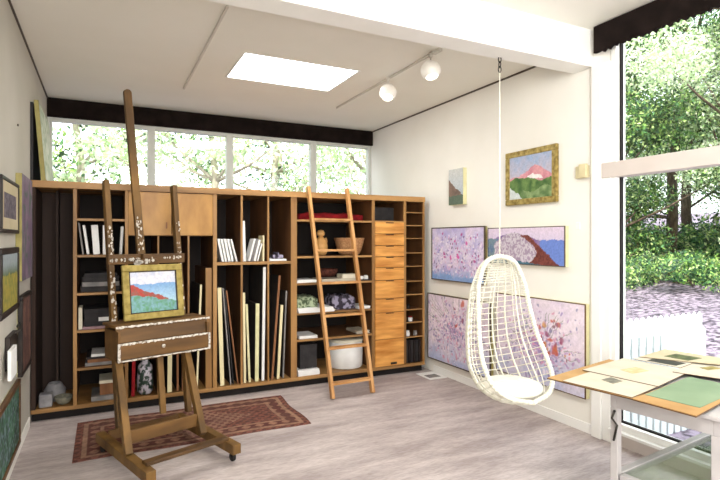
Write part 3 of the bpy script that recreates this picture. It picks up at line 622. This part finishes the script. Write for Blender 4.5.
# ---------------------------------------------------------------- rug
def rugf(U, V, asp):
    n = vnoise(U*asp, V, 50, 101); e = np.minimum(np.minimum(U*asp, (1-U)*asp), np.minimum(V, 1-V))
    base = mixc(lin((116, 66, 56))+0*U[..., None], lin((156, 98, 82)), n)
    z1 = (np.sin(U*asp*70)*np.sin(V*70) > .2)
    img = np.where(z1[..., None], lin((86, 50, 52)), base)
    img = np.where(((e > .06) & (e < .10))[..., None], lin((188, 150, 122)), img)
    img = np.where(((e > .10) & (e < .2))[..., None], np.where((np.sin(U*asp*50)+np.sin(V*50) > .5)[..., None], lin((172, 128, 104)), lin((96, 52, 50))), img)
    img = np.where(((e > .2) & (e < .225))[..., None], lin((186, 146, 118)), img)
    d = np.abs(U-.5)*asp*.62+np.abs(V-.5)
    img = np.where((d < .36)[..., None], mixc(lin((172, 132, 108))+0*img, lin((120, 76, 68)), (np.sin(U*asp*80)*np.cos(V*60) > .1)*1.), img)
    img = np.where((d < .12)[..., None], lin((104, 60, 60)), img)
    return mixc(img, lin((104, 78, 70)), .55+.3*(vnoise(U*asp, V, 14, 102)-.5))*(.8+.4*n[..., None])
rx0, rx1, ry0, ry1 = -.2, 1.61, 4.2, 5.1; nx, ny = 260, 130
U, V = np.meshgrid(np.linspace(0, 1, nx), np.linspace(0, 1, ny)); img = np.clip(rugf(U, V, 2.), 0, 1)
P = np.stack([rx0+(rx1-rx0)*U+.012*np.sin(V*8)*(U > .5)*(U-.5)*2, ry0+(ry1-ry0)*V+.01*np.sin(U*11), .010+.0008*np.sin(U*17+V*5)], -1)
fs = [(j*nx+i, j*nx+i+1, (j+1)*nx+i+1, (j+1)*nx+i) for j in range(ny-1) for i in range(nx-1)]
b = MB().add([tuple(p) for p in P.reshape(-1, 3)], fs)
rug = b.build('rug', M['rugm'], cols=np.concatenate([img.reshape(-1, 3), np.ones((nx*ny, 1))], 1))
tag(rug, 'worn red-brown oriental rug on the floor under the easel', 'rug')
so = rug.modifiers.new('thick', 'SOLIDIFY'); so.thickness = .003; so.offset = -1
rug.location.z = .0045

# ---------------------------------------------------------------- easel
ER = rad(18); ez = thing('easel', 'tall paint-spattered wooden studio easel standing on the rug', 'easel', (.315, 4.42, .006), ER)
def ep(b, name, m='easel', par=None, bev=.004): return b.build(name, M[m], par or ez, world=False, bevel=bev)
LN = .132
def back(z, off=0): return off+LN*z
for s in (-1, 1):
    r = MB().bar((s*.305-.03, -.88, .10), (s*.305-.03, .06, .10), .065, .07); ep(r, 'runner')
    for y in (-.82, .0):
        c0 = thing_c = None
        w_ = MB().lathe([(.028, -.012), (.03, -.008), (.03, .008), (.028, .012)], (0, 0, 0), 16).xf(Matrix.Translation((s*.305-.03, y, .031)) @ Matrix.Rotation(PI/2, 4, 'Y'))
        co = ep(w_, 'caster', 'rubber', bev=0)
        ep(MB().box(s*.305-.05, s*.305-.01, y-.018, y+.018, .058, .074), 'caster_fork', 'dkmetal', co, 0)
    x = s*.28+.03
    p = MB().bar((x+.04, back(.14), .14), (x+.025, back(2.06), 2.06), .042, .06); po = ep(p, 'post')
    ep(MB().bar((s*.27-.075, -.53, .135), (x-s*.015-.035, -.10, .74), .05, .055), 'front_leg')
# paint streaks encrusted on posts (raised, irregular)
def crust(p, q, n, r, par=ez, wid=.03):
    b = MB(); p = Vector(p); q = Vector(q)
    for k in range(n):
        c = p.lerp(q, random.random())+Vector((random.uniform(-wid, wid), random.uniform(-.003, .001), 0)); rr = random.uniform(.35, 1)*r
        b.lathe([(rr*.5, -rr*.6), (rr, 0), (rr*.6, rr*.8)], (0, 0, 0), 6).xf(Matrix.Translation(c) @ Matrix.Rotation(random.random()*3, 4, 'Z'))
        b.v = b.v
    b2 = MB(); return b
def crusts(segs):
    b = MB()
    for p, q, n, r, wid in segs:
        p = Vector(p); q = Vector(q)
        for k in range(n):
            c = p.lerp(q, random.random())+Vector((random.uniform(-wid, wid), 0, 0)); rr = random.uniform(.3, 1)*r; h = random.uniform(1, 2.5)
            e = [(c.x+rr*math.cos(a)*random.uniform(.7, 1.2), c.y, c.z+rr*h*math.sin(a)) for a in np.linspace(0, 2*PI, 7, endpoint=False)]
            e2 = [(x_, c.y-.004, z_) for x_, y_, z_ in e]
            b.add(e+e2, [tuple(range(7, 14))]+[(i, (i+1) % 7, 7+(i+1) % 7, 7+i) for i in range(7)])
    return b
ym = lambda z: back(z)-.034
mast = MB().bar((-.005, back(.45), .45), (-.02, back(2.78), 2.78), .062, .036)
mast.lathe([(.031, -.018), (.031, .018)], (0, 0, 0), 20).xf(Matrix.Identity(4))
mast = MB().bar((.05, back(.62), .62), (-.02, back(2.82), 2.82), .062, .036)
k = 16; c = Vector((-.02, back(2.82), 2.82)); 
vs = [(c.x+.031*math.cos(a), c.y+dy, c.z+.031*math.sin(a)) for dy in (-.018, .018) for a in np.linspace(0, PI, k)]
mast.add(vs, [tuple(range(k)), tuple(range(2*k-1, k-1, -1))]+[(i, k+i, k+i+1, i+1) for i in range(k-1)]); mo = ep(mast, 'mast', bev=.003)
ep(MB().bar((-.25, ym(1.43)+.0, 1.43), (.375, ym(1.43), 1.43), .08, .03, (0, 0, 1)), 'crossbar', 'easelh')
ep(MB().box(-.05, .12, ym(1.45)-.075, ym(1.45)-.015, 1.385, 1.43).box(.0, .07, ym(1.45)-.07, ym(1.45)-.01, 1.43, 1.47), 'top_clamp', 'easelh')
# paint tray box
tz0, tz1 = .70, .945
tr = MB(); TW = .36; TX = .06
yA, yB_ = -.21, -.17
tr.bar((TX-TW, yA, (tz0+tz1)/2-.055), (TX+TW, yA, (tz0+tz1)/2-.055), .115, .02, (0, 0, 1))
tr.bar((TX-TW, yB_+.0, (tz0+tz1)/2+.06), (TX+TW, yB_, (tz0+tz1)/2+.06), .115, .02, (0, .25, 1))
tr.box(TX-TW, TX-TW+.02, yA, .07, tz0, tz1-.03).box(TX+TW-.02, TX+TW, yA, .07, tz0, tz1-.03)
tr.box(TX-TW, TX+TW, .05, .07, tz0, tz1).box(TX-TW, TX+TW, yA, .07, tz0-.012, tz0+.0)
to = ep(tr, 'tray_box', 'easelh')
ep(MB().box(TX-TW-.01, TX+TW+.01, yB_-.02, .09, tz1-.008, tz1+.010), 'tray_ledge', 'easelh', to)
ep(MB().lathe([(.012, 0), (.014, .01), (.008, .018)], (0, 0, 0), 12).xf(Matrix.Translation((.03, yA-.01, tz0+.075)) @ Matrix.Rotation(PI/2, 4, 'X')), 'knob', 'paintw', to, 0)
# white dried paint along tray edges
pe = MB()
def ragged(x0, x1, y, z, h):
    n = 46; vs = []; 
    for i in range(n+1):
        x = x0+(x1-x0)*i/n; vs += [(x, y, z+h*random.uniform(.1, .5)), (x, y, z-h*random.uniform(.1, .5)), (x, y+.012, z+h*.3), (x, y+.012, z-h*.3)]
    fs = []
    for i in range(n):
        a = 4*i; fs += [(a+1, a+5, a+4, a), (a, a+4, a+6, a+2), (a+2, a+6, a+7, a+3), (a+3, a+7, a+5, a+1)]
    pe.add(vs, fs)
ragged(TX-TW-.01, TX+TW+.01, yB_-.026, tz1, .022); ragged(TX-TW, TX+TW, yA-.013, .822, .024); ragged(TX-TW, TX+TW, yA-.013, tz0+.0, .016)
pe.box(TX-TW-.003, TX-TW+.014, yA-.013, yA, tz0, .825).box(TX+TW-.014, TX+TW+.003, yA-.013, yA, tz0, .825)
ep(pe, 'paint_crust', 'paintw', to, 0)
cz = crusts([((.342, ym(1.0)+.003, 1.0), (.338, ym(1.75)+.003, 1.75), 34, .008, .016), ((-.218, ym(.95)+.003, .95), (-.222, ym(1.7)+.003, 1.7), 60, .009, .016),
             ((.022, back(1.47)-.019, 1.48), (.012, back(1.78)-.019, 1.78), 26, .008, .022), ((-.3, ym(1.43)-.017, 1.42), (.33, ym(1.43)-.017, 1.44), 46, .009, .012),
             ((-.08, ym(1.45)-.077, 1.40), (.08, ym(1.45)-.077, 1.42), 26, .012, .01)])
ep(cz, 'paint_crust', 'paintw', None, 0)['kind'] = 'stuff'
ep(MB().bar((-.31, -.45, .225), (.20, -.45, .225), .09, .028, (0, 0, 1)), 'lower_rail', 'easelh')
ep(MB().bar((-.33, -.76, .146), (.27, -.74, .146), .075, .022, (0, 1, 0)), 'base_crossbar', 'easelh')
ep(MB().bar((-.30, -.02, .12), (.24, -.02, .12), .07, .03, (0, 0, 1)), 'base_crossbar', 'easelh')
ep(MB().bar((.05, -.17, .24), (.05, -.10, .72), .045, .03), 'centre_strut')
# small seascape on the easel
sp = thing('framed_painting', 'small seascape with a red headland in a pale gold frame on the easel', 'painting', (.315, 4.42, .006), ER)
w, h, fw = .475, .425, .05; ox = -.205
mt = Matrix.Translation((ox, -.060, tz1+.021)) @ Matrix.Rotation(-math.atan(LN), 4, 'X')
fr = MB().box(0, w, -.02, .012, h-fw, h).box(0, w, -.02, .012, 0, fw).box(0, fw, -.02, .012, fw, h-fw).box(w-fw, w, -.02, .012, fw, h-fw)
fr.xf(mt).build('frame', M['goldy'], sp, world=False, bevel=.006)
fr = MB(); q = fw-.001; e = .008
fr.box(q, w-q, -.016, 0, h-q-e, h-q).box(q, w-q, -.016, 0, q, q+e).box(q, q+e, -.016, 0, q, h-q).box(w-q-e, w-q, -.016, 0, q, h-q)
fr.xf(mt).build('inner_slip', M['bframe'], sp, world=False)
MB().box(fw*.5, w-fw*.5, -.004, .01, fw*.5, h-fw*.5).xf(mt).build('backing', M['brownb'], sp, world=False)
b, cc = face((q+e, -.006, q+e), (1, 0, 0), (0, 0, 1), p_coast, w-2*q-2*e, h-2*q-2*e, 110); b.xf(mt).build('painting', M['paint'], sp, world=False, cols=cc)

# ---------------------------------------------------------------- hanging egg chair
HX, HY = 2.745, 3.10
face_dir = Vector((-.10, -.995)); rz = math.atan2(face_dir.x, -face_dir.y)      # local -y is the front
hk = thing('hanging_chair', 'white rattan egg chair hanging from the ceiling beam by a rope', 'hanging chair', (HX, HY, .30), rz)
def Rm(v):   # rim: half width, forward offset, height
    ks = [0, .06, .15, .3, .45, .6, .72, .83, .92, 1]
    w = [0, .095, .165, .225, .245, .27, .30, .29, .19, 0]; y = [.0, -.005, -.01, -.03, -.06, -.11, -.19, -.29, -.37, -.41]
    z = [1.165, 1.15, 1.09, .93, .75, .55, .38, .22, .12, .085]
    return [np.interp(v, ks, a) for a in (w, y, z)]
def Bk(v):
    ks = [0, .06, .15, .3, .45, .6, .72, .83, .92, 1]
    y = [.0, .06, .13, .22, .27, .27, .22, .06, -.2, -.40]; z = [1.165, 1.15, 1.07, .88, .66, .42, .22, .06, .02, .07]
    return [np.interp(v, ks, a) for a in (y, z)]
def sm(fn, v):   # soften the knots
    A = [fn(min(1, max(0, v+d))) for d in (-.03, -.015, 0, .015, .03)]
    if v < .03 or v > .97: return fn(v)
    return [sum(a[i] for a in A)/5 for i in range(len(A[0]))]
def shell(u, v, out=0):
    w, yr, zr = sm(Rm, v); yb, zb = sm(Bk, v); th = PI*(1-u)
    c = math.cos(th); s = math.sin(th); sg = abs(s)**.85
    return Vector((w*.95*c*(1+.10*s), (yr+(yb-yr)*sg)*.95, 1.165-(1.165-zr-(zb-zr)*sg)*.945))
vv = np.linspace(0, 1, 60)
rim = [shell(0, v) for v in vv]+[shell(1, v) for v in vv[::-1]][1:-1]
MB().tube(rim, .0165, 10, True).build('rim', M['rattan'], hk, world=False)
can = MB()
for u in np.linspace(0, 1, 13)[1:-1]:
    can.tube([shell(u, v) for v in np.linspace(.035, .985, 40)], .0036, 5)
for v in list(np.linspace(.04, .26, 13))+list(np.linspace(.29, .97, 22)):
    can.tube([shell(u, v) for u in np.linspace(0, 1, 26)], .0036, 5)
can.build('woven_shell', M['rattan'], hk, world=False)
ou = MB()
for u in np.linspace(0, 1, 9)[1:-1]: ou.tube([shell(u, v)+Vector((0, .006, 0)) for v in np.linspace(.02, .99, 40)], .007, 6)
ou.build('rib', M['rattan'], hk, world=False)
wr = MB()   # wrapping around the rim
for i in range(0, len(rim)):
    a = rim[i]; t = (rim[(i+1) % len(rim)]-rim[i-1]).normalized(); x = t.orthogonal().normalized(); y = t.cross(x)
    wr.tube([a+(x*math.cos(q)+y*math.sin(q))*.0175+t*(q/PI-1)*.008 for q in np.linspace(0, 2*PI, 9)], .004, 4)
wr.build('rim_wrapping', M['rattan'], hk, world=False)
cu = MB().lathe([(.02, -.035), (.19, -.03), (.215, -.005), (.21, .02), (.16, .038), (.02, .045)], (0, 0, 0), 32)
cu.xf(Matrix.Translation((0, -.14, .195)) @ Matrix.Rotation(rad(3), 4, 'X') @ Matrix.Diagonal((1.1, 1.02, 1, 1)))
cu.build('seat_cushion', M['cushion'], hk, world=False)
MB().tube([(-.002, 0, 1.17), (-.002, 0, 2.59)], .003, 6).tube([(.002, 0, 1.17), (.002, 0, 2.59)], .003, 6).build('rope', M['rattan'], hk, world=False)
ch = MB()
for i in range(3):
    zc = 2.685-.038*i; pts = [Vector((.013*math.cos(a), 0, .024*math.sin(a)+zc)) for a in np.linspace(0, 2*PI, 12, endpoint=False)]
    if i % 2: pts = [Vector((0, p.x, p.z)) for p in pts]
    ch.tube(pts, .0045, 5, True)
ch.build('chain_hook', M['dkmetal'], hk, world=False)

# ---------------------------------------------------------------- work table
TR = rad(6.5); TZ = .83
tb = thing('work_table', 'pale grey work table with a greenish glass lower shelf by the window', 'table', (2.375, 1.30, 0), TR)
TLx, TLy = 1.13, .50
def tp(b, name, m='tabm', par=None, bev=.003): return b.build(name, M[m], par or tb, world=False, bevel=bev)
tp(MB().box(-.02, TLx+.02, -.02, TLy+.02, TZ-.02, TZ), 'tabletop')
ap = MB().box(0, TLx, 0, .03, TZ-.09, TZ-.02).box(0, TLx, TLy-.03, TLy, TZ-.09, TZ-.02).box(0, .03, .03, TLy-.03, TZ-.09, TZ-.02).box(TLx-.03, TLx, .03, TLy-.03, TZ-.09, TZ-.02)
tp(ap, 'apron')
for x in (0, TLx-.038):
    for y in (0, TLy-.038): tp(MB().box(x, x+.038, y, y+.038, 0, TZ-.09), 'leg')
SZ = .40
fr = MB().box(.038, TLx-.038, 0, .04, SZ-.03, SZ+.01).box(.038, TLx-.038, TLy-.04, TLy, SZ-.03, SZ+.01).box(0, .04, .05, TLy-.05, SZ-.03, SZ+.01).box(TLx-.04, TLx, .05, TLy-.05, SZ-.03, SZ+.01)
tp(fr, 'shelf_frame'); tp(MB().box(.04, TLx-.04, .04, TLy-.04, SZ-.006, SZ+.004), 'glass_shelf', 'tglass', bev=0)
co = MB().tube([(-.01, TLy-.03, TZ-.10), (-.018, TLy-.02, TZ-.14), (-.014, TLy-.045, TZ-.17), (-.02, TLy-.03, TZ-.25)], .006)
tp(co, 'hanging_cord', 'dkmetal', bev=0)
# boards on the table, given as corners on the table plane
Fp, Yw = 517., rad(26.4)
def tbl(x, y, z):
    a = (x-360)/Fp; t = Fp*(1.59-z)/(y-240); return ((math.sin(Yw)+math.cos(Yw)*a)*t, (math.cos(Yw)-math.sin(Yw)*a)*t, z)
BOARDS = []
def board(name, lab, cat, mm, pts, z, t=.004, prints=(), edge=None):
    q = [tbl(x, y, z+t) for x, y in pts]; q = [(a, b_, z) for a, b_, c_ in q]
    ar = sum(q[i][0]*q[(i+1) % len(q)][1]-q[(i+1) % len(q)][0]*q[i][1] for i in range(len(q)))
    if ar < 0: q = q[::-1]
    cx = sum(p[0] for p in q)/len(q); cy = sum(p[1] for p in q)/len(q)
    o = thing(name, lab, cat, (cx, cy, z), group=None)
    MB().slab(q, t).build('board', M[mm], o, bevel=.0005)
    if name != 'green_sheet':
        q2 = [(cx+(a-cx)*1.012, cy+(b_-cy)*1.012, z) for a, b_, _z in q]; MB().slab(q2, t*.6).build('backing', M['brframe'], o)
    for (pn, pm, pp) in prints:
        r = [tbl(x, y, z+t+.0015) for x, y in pp]; r = [(a, b_, z+t) for a, b_, c_ in r]
        ar = sum(r[i][0]*r[(i+1) % 4][1]-r[(i+1) % 4][0]*r[i][1] for i in range(4))
        if ar < 0: r = r[::-1]
        MB().slab(r, .0012).build(pn, M[pm], o)
    return o
Z0 = TZ+.001
board('portfolio_board', 'tan portfolio board with its corner pointing at the hanging chair', 'board', 'tan', [(547.5, 377.5), (609, 359), (672, 377), (634, 398.5)], Z0, .008)
board('portfolio_board', 'tan backing board under the green sheet at the table front', 'board', 'tan', [(633, 398.5), (689, 376.5), (745, 389), (696, 415.5)], Z0+.0085, .008)
board('green_sheet', 'pale green sheet lying at the table front', 'sheet', 'green', [(645, 394.5), (689, 376.5), (745, 388), (712, 402), (700, 407.5)], Z0+.017, .002)
board('mat_board', 'white mat board with a small grey print, nearest the hanging chair', 'mat board', 'matb', [(563, 380.5), (594, 370.5), (657, 386.5), (632, 397)], Z0+.0085, .004, [('print', 'greypr', [(601.5, 379.5), (613, 383.5), (622.5, 381), (611, 377)])])
board('mat_board', 'cream mat board with a tan print in the middle of the table', 'mat board', 'matb', [(583, 369.5), (624, 358), (690, 371), (658, 386)], Z0+.013, .004, [('print', 'tanp', [(620, 369.5), (633, 373.5), (649, 370.5), (636, 367)])])
board('mat_board', 'white mat board with an ochre print at the right of the table', 'mat board', 'matb', [(673, 371.5), (690, 361), (742, 366), (738, 381)], Z0+.018, .004, [('print', 'gold', [(700, 367.5), (708, 370), (722, 368.5), (712, 366)])])
board('open_frame', 'black picture in a white mat behind the tan print board', 'picture', 'matb', [(633, 358.5), (650, 354.5), (692, 363), (680, 367.5)], Z0+.0225, .004, [('print', 'bframe', [(647, 360.5), (656, 357.5), (686, 363), (676, 365.5)])])
board('mat_board', 'cream mat board with a dark olive print at the back of the table', 'mat board', 'matc', [(640, 356.5), (665, 349), (742, 361), (718, 364.5)], Z0+.027, .005, [('print', 'olive', [(664, 356), (676, 353.7), (702, 358), (688, 360.5)])])

# ---------------------------------------------------------------- outside: ground, fence, woods
gx, gy = 70, 70; X0, X1, Y0, Y1 = -40, 60, -15, 70
U, V = np.meshgrid(np.linspace(0, 1, gx*2), np.linspace(0, 1, gy*2))
GX = X0+(X1-X0)*U; GY = Y0+(Y1-Y0)*V
def gz(x, y):
    d = np.maximum(0, np.hypot(np.maximum(0, x-4), np.maximum(0, y-7)*1.0)-3); return -.45+d*.085+.06*np.sin(x*.9)*np.cos(y*.7)
Pz = gz(GX, GY); ins = (GX > -2) & (GX < 4.2) & (GY > -4) & (GY < 7.6); Pz = np.where(ins, -.6, Pz)
ny, nx = U.shape
gm = mat('leaf_litter', (44, 38, 50), (136, 124, 140), 9, rough=.95, detail=12, contrast=(.4, .6), bump=.5)
struct(MB().add([tuple(p) for p in np.stack([GX, GY, Pz], -1).reshape(-1, 3)], [(j*nx+i, j*nx+i+1, (j+1)*nx+i+1, (j+1)*nx+i) for j in range(ny-1) for i in range(nx-1)], True).build('ground', gm))
fm = mat('white_fence_paint', (184, 194, 196), (198, 206, 208), 4, rough=.6)
def pickets(lab, x0, x1, y, zb, zt, n):
    f = thing('picket_fence', lab, 'fence', ((x0+x1)/2, y, zb), group=None)
    MB().box(x0, x1, y+.02, y+.05, zb+.15, zb+.22).box(x0, x1, y+.02, y+.05, zt-.22, zt-.15).build('rail', fm, f)
    w = (x1-x0)/n
    for i in range(n):
        a = x0+i*w+w*.14; b2 = x0+(i+1)*w-w*.14; c_ = (a+b2)/2
        MB().add([(a, y, zb), (b2, y, zb), (b2, y, zt-.04), (c_, y, zt), (a, y, zt-.04), (a, y+.018, zb), (b2, y+.018, zb), (b2, y+.018, zt-.04), (c_, y+.018, zt), (a, y+.018, zt-.04)],
          [(0, 1, 2, 3, 4), (9, 8, 7, 6, 5), (0, 5, 6, 1), (1, 6, 7, 2), (2, 7, 8, 3), (3, 8, 9, 4), (4, 9, 5, 0)]).build('picket', fm, f)
pickets('white picket fence just outside the tall window, nearer row', 3.95, 5.86, 3.35, -.43, .66, 17)
pickets('white picket fence farther from the window, behind the nearer row', 4.3, 7.0, 4.05, -.43, .66, 24)
def leafcloud(cn, rad_, n, size, cols, seed, flat=1):
    r = np.random.default_rng(seed); C = np.array(cn); vs = np.zeros((n, 4, 3)); k = r.integers(len(C), size=n)
    d = r.normal(size=(n, 3)); d /= np.linalg.norm(d, axis=1)[:, None]; q = r.random(n)**.45
    R = np.array(rad_)[k]; p = C[k]+d*q[:, None]*R[:, None]*np.array([1, 1, flat])
    a = r.normal(size=(n, 3)); a /= np.linalg.norm(a, axis=1)[:, None]; b = np.cross(a, r.normal(size=(n, 3))); b /= np.linalg.norm(b, axis=1)[:, None]
    s = size*r.uniform(.6, 1.4, n)[:, None]
    vs[:, 0] = p-a*s; vs[:, 1] = p-b*s*.5; vs[:, 2] = p+a*s; vs[:, 3] = p+b*s*.5
    cc = np.array([L(c)[:3] for c in cols])[r.integers(len(cols), size=n)]*r.uniform(.7, 1.25, (n, 1))
    col = np.concatenate([np.repeat(cc, 4, 0), np.ones((n*4, 1))], 1)
    b_ = MB(); b_.v = [tuple(x) for x in vs.reshape(-1, 3)]; b_.f = [(4*i, 4*i+1, 4*i+2, 4*i+3) for i in range(n)]; b_.sm = [False]*n
    return b_, col
GREEN = [(94, 134, 66), (148, 184, 98), (58, 92, 56), (204, 222, 152), (100, 148, 96), (70, 106, 74), (44, 70, 46)]
GLARE_PALE = [(206, 226, 176), (232, 240, 208), (184, 210, 160), (240, 244, 222), (190, 214, 180)]  # leaf colours bleached, overexposed daylight painted into them
def tree(x, y, h, cr, lab, group, seed, n=11000, cols=GREEN, size=.085, low=.25):
    r = random.Random(seed); z0 = float(gz(np.array(x), np.array(y)))-.1
    t = thing('tree', lab, 'tree', (x, y, z0), group=group)
    tk = MB(); pts = [(x+r.uniform(-.12, .12)*i, y+r.uniform(-.12, .12)*i, z0+h*.9*i/6) for i in range(7)]
    tk.tube(pts, [.17*(1-i/8)*h/9 for i in range(7)], 8)
    cn = []; rr = []
    for i in range(17):
        f_ = r.uniform(low, 1); base = Vector(pts[min(6, int(f_*6))]); a = r.uniform(0, 2*PI); q = r.uniform(.2, 1)*cr
        e = Vector((x+q*math.cos(a), y+q*math.sin(a), z0+h*f_+r.uniform(-.3, .6))); cn.append(tuple(e)); rr.append(r.uniform(.28, .5)*cr)
        tk.tube([base, base.lerp(e, .5)+Vector((0, 0, -.1)), e], [.05, .035, .012], 5)
    tk.build('trunk', M['bark' if group == GW else 'glarebark'], t)
    b_, c_ = leafcloud(cn, rr, n, size, cols, seed, .75); b_.build('crown', M['leaf'], t, cols=c_)
GW = 'trees outside the tall side window'; LW = 'leafy green tree in the woods outside the tall side window'
k = 0
for (x, y, h, cr) in ((13, 13.5, 10, 3), (16, 12.2, 11, 3.2), (17.5, 9.3, 11, 3.2), (19.5, 12.5, 12, 3.4), (20.5, 7.2, 12, 3.4), (23.5, 10, 13, 3.6), (14.5, 17, 12, 3.4), (24, 14.5, 13, 3.8), (19, 4.2, 11, 3), (26, 6, 13, 3.8), (29, 11, 14, 4), (19.5, 18, 13, 3.8), (30, 16, 14, 4.2), (33, 9, 14, 4.2), (34, 13, 15, 4.4), (28, 20, 14, 4.2), (31, 4, 14, 4.2), (24, 21, 14, 4.2)):
    k += 1; tree(x, y, h, cr, LW, GW, 200+k, n=32000, size=.062, low=.04, cols=GREEN if k % 3 else GLARE_PALE)
GN = 'trees outside the clerestory windows'; LN_ = 'glare-bleached leafy tree seen through the row of high windows'
for (x, y, h, cr) in ((-3, 13, 7, 2.3), (-.5, 14.5, 8, 2.6), (2.2, 13.2, 7.5, 2.4), (4.6, 14.5, 8, 2.6), (7, 13.5, 8, 2.5), (1, 18, 10, 3), (5.5, 18.5, 10, 3), (-5, 17, 10, 3), (9.5, 17.5, 10, 3)):
    k += 1; tree(x, y, h, cr, LN_, GN, 300+k, low=.15, cols=GLARE_PALE if k % 5 else GREEN, n=5200, size=.08)
GS = 'bushes at the edge of the woods'
for i, (x, y, r_) in enumerate(((16, 15, 1.8), (20, 15.5, 2), (22, 12, 2), (21, 9, 2), (22.5, 7, 2), (24, 9.6, 2.2), (26, 12.5, 2.4), (26, 8, 2.4), (22, 4.5, 2), (18, 18, 2.2), (11.5, 11.5, 1.1), (12.8, 10.4, 1.1), (14.2, 10.6, 1.2), (15, 8.9, 1.2), (16.2, 8.0, 1.2), (15.8, 10.4, 1.3), (17, 6.6, 1.2), (17.8, 5.2, 1.2), (18.5, 7.6, 1.4), (13.5, 12.2, 1.4), (18.6, 9.8, 1.4))):
    z0 = float(gz(np.array(x), np.array(y)))
    cn = [(x+random.uniform(-r_, r_), y+random.uniform(-r_, r_), z0+random.uniform(.1, .5)*r_) for _ in range(9)]
    b_, c_ = leafcloud(cn, [r_*random.uniform(.35, .6) for _ in range(9)], 4200, .05*max(1, r_*.8), GREEN, 400+i, .6)
    t = thing('bush', 'low green bush where the gravel meets the woods', 'bush', (x, y, z0-.1), group=GS)
    b_.build('foliage', M['leaf'], t, cols=c_)
    st = MB()
    for _c in cn: st.tube([(x, y, z0-.1), _c], [.02, .006], 5)
    st.build('stem', M['bark'], t)
# plant just outside, seen beneath the table
cn = [(4.15+random.uniform(-.2, .25), 2.2+random.uniform(-.2, .2), random.uniform(-.3, .1)) for _ in range(6)]
b_, c_ = leafcloud(cn, [.14]*6, 420, .04, [(60, 78, 66), (90, 110, 90), (44, 60, 52)], 500)
t = thing('garden_plant', 'small dark leafy plant outside the window, seen below the table', 'plant', (4.17, 2.2, -.45)); b_.build('foliage', M['leaf'], t, cols=c_)
st = MB()
for _c in cn: st.tube([(4.17, 2.2, -.5), _c], [.012, .004], 5)
st.build('stem', M['bark'], t)
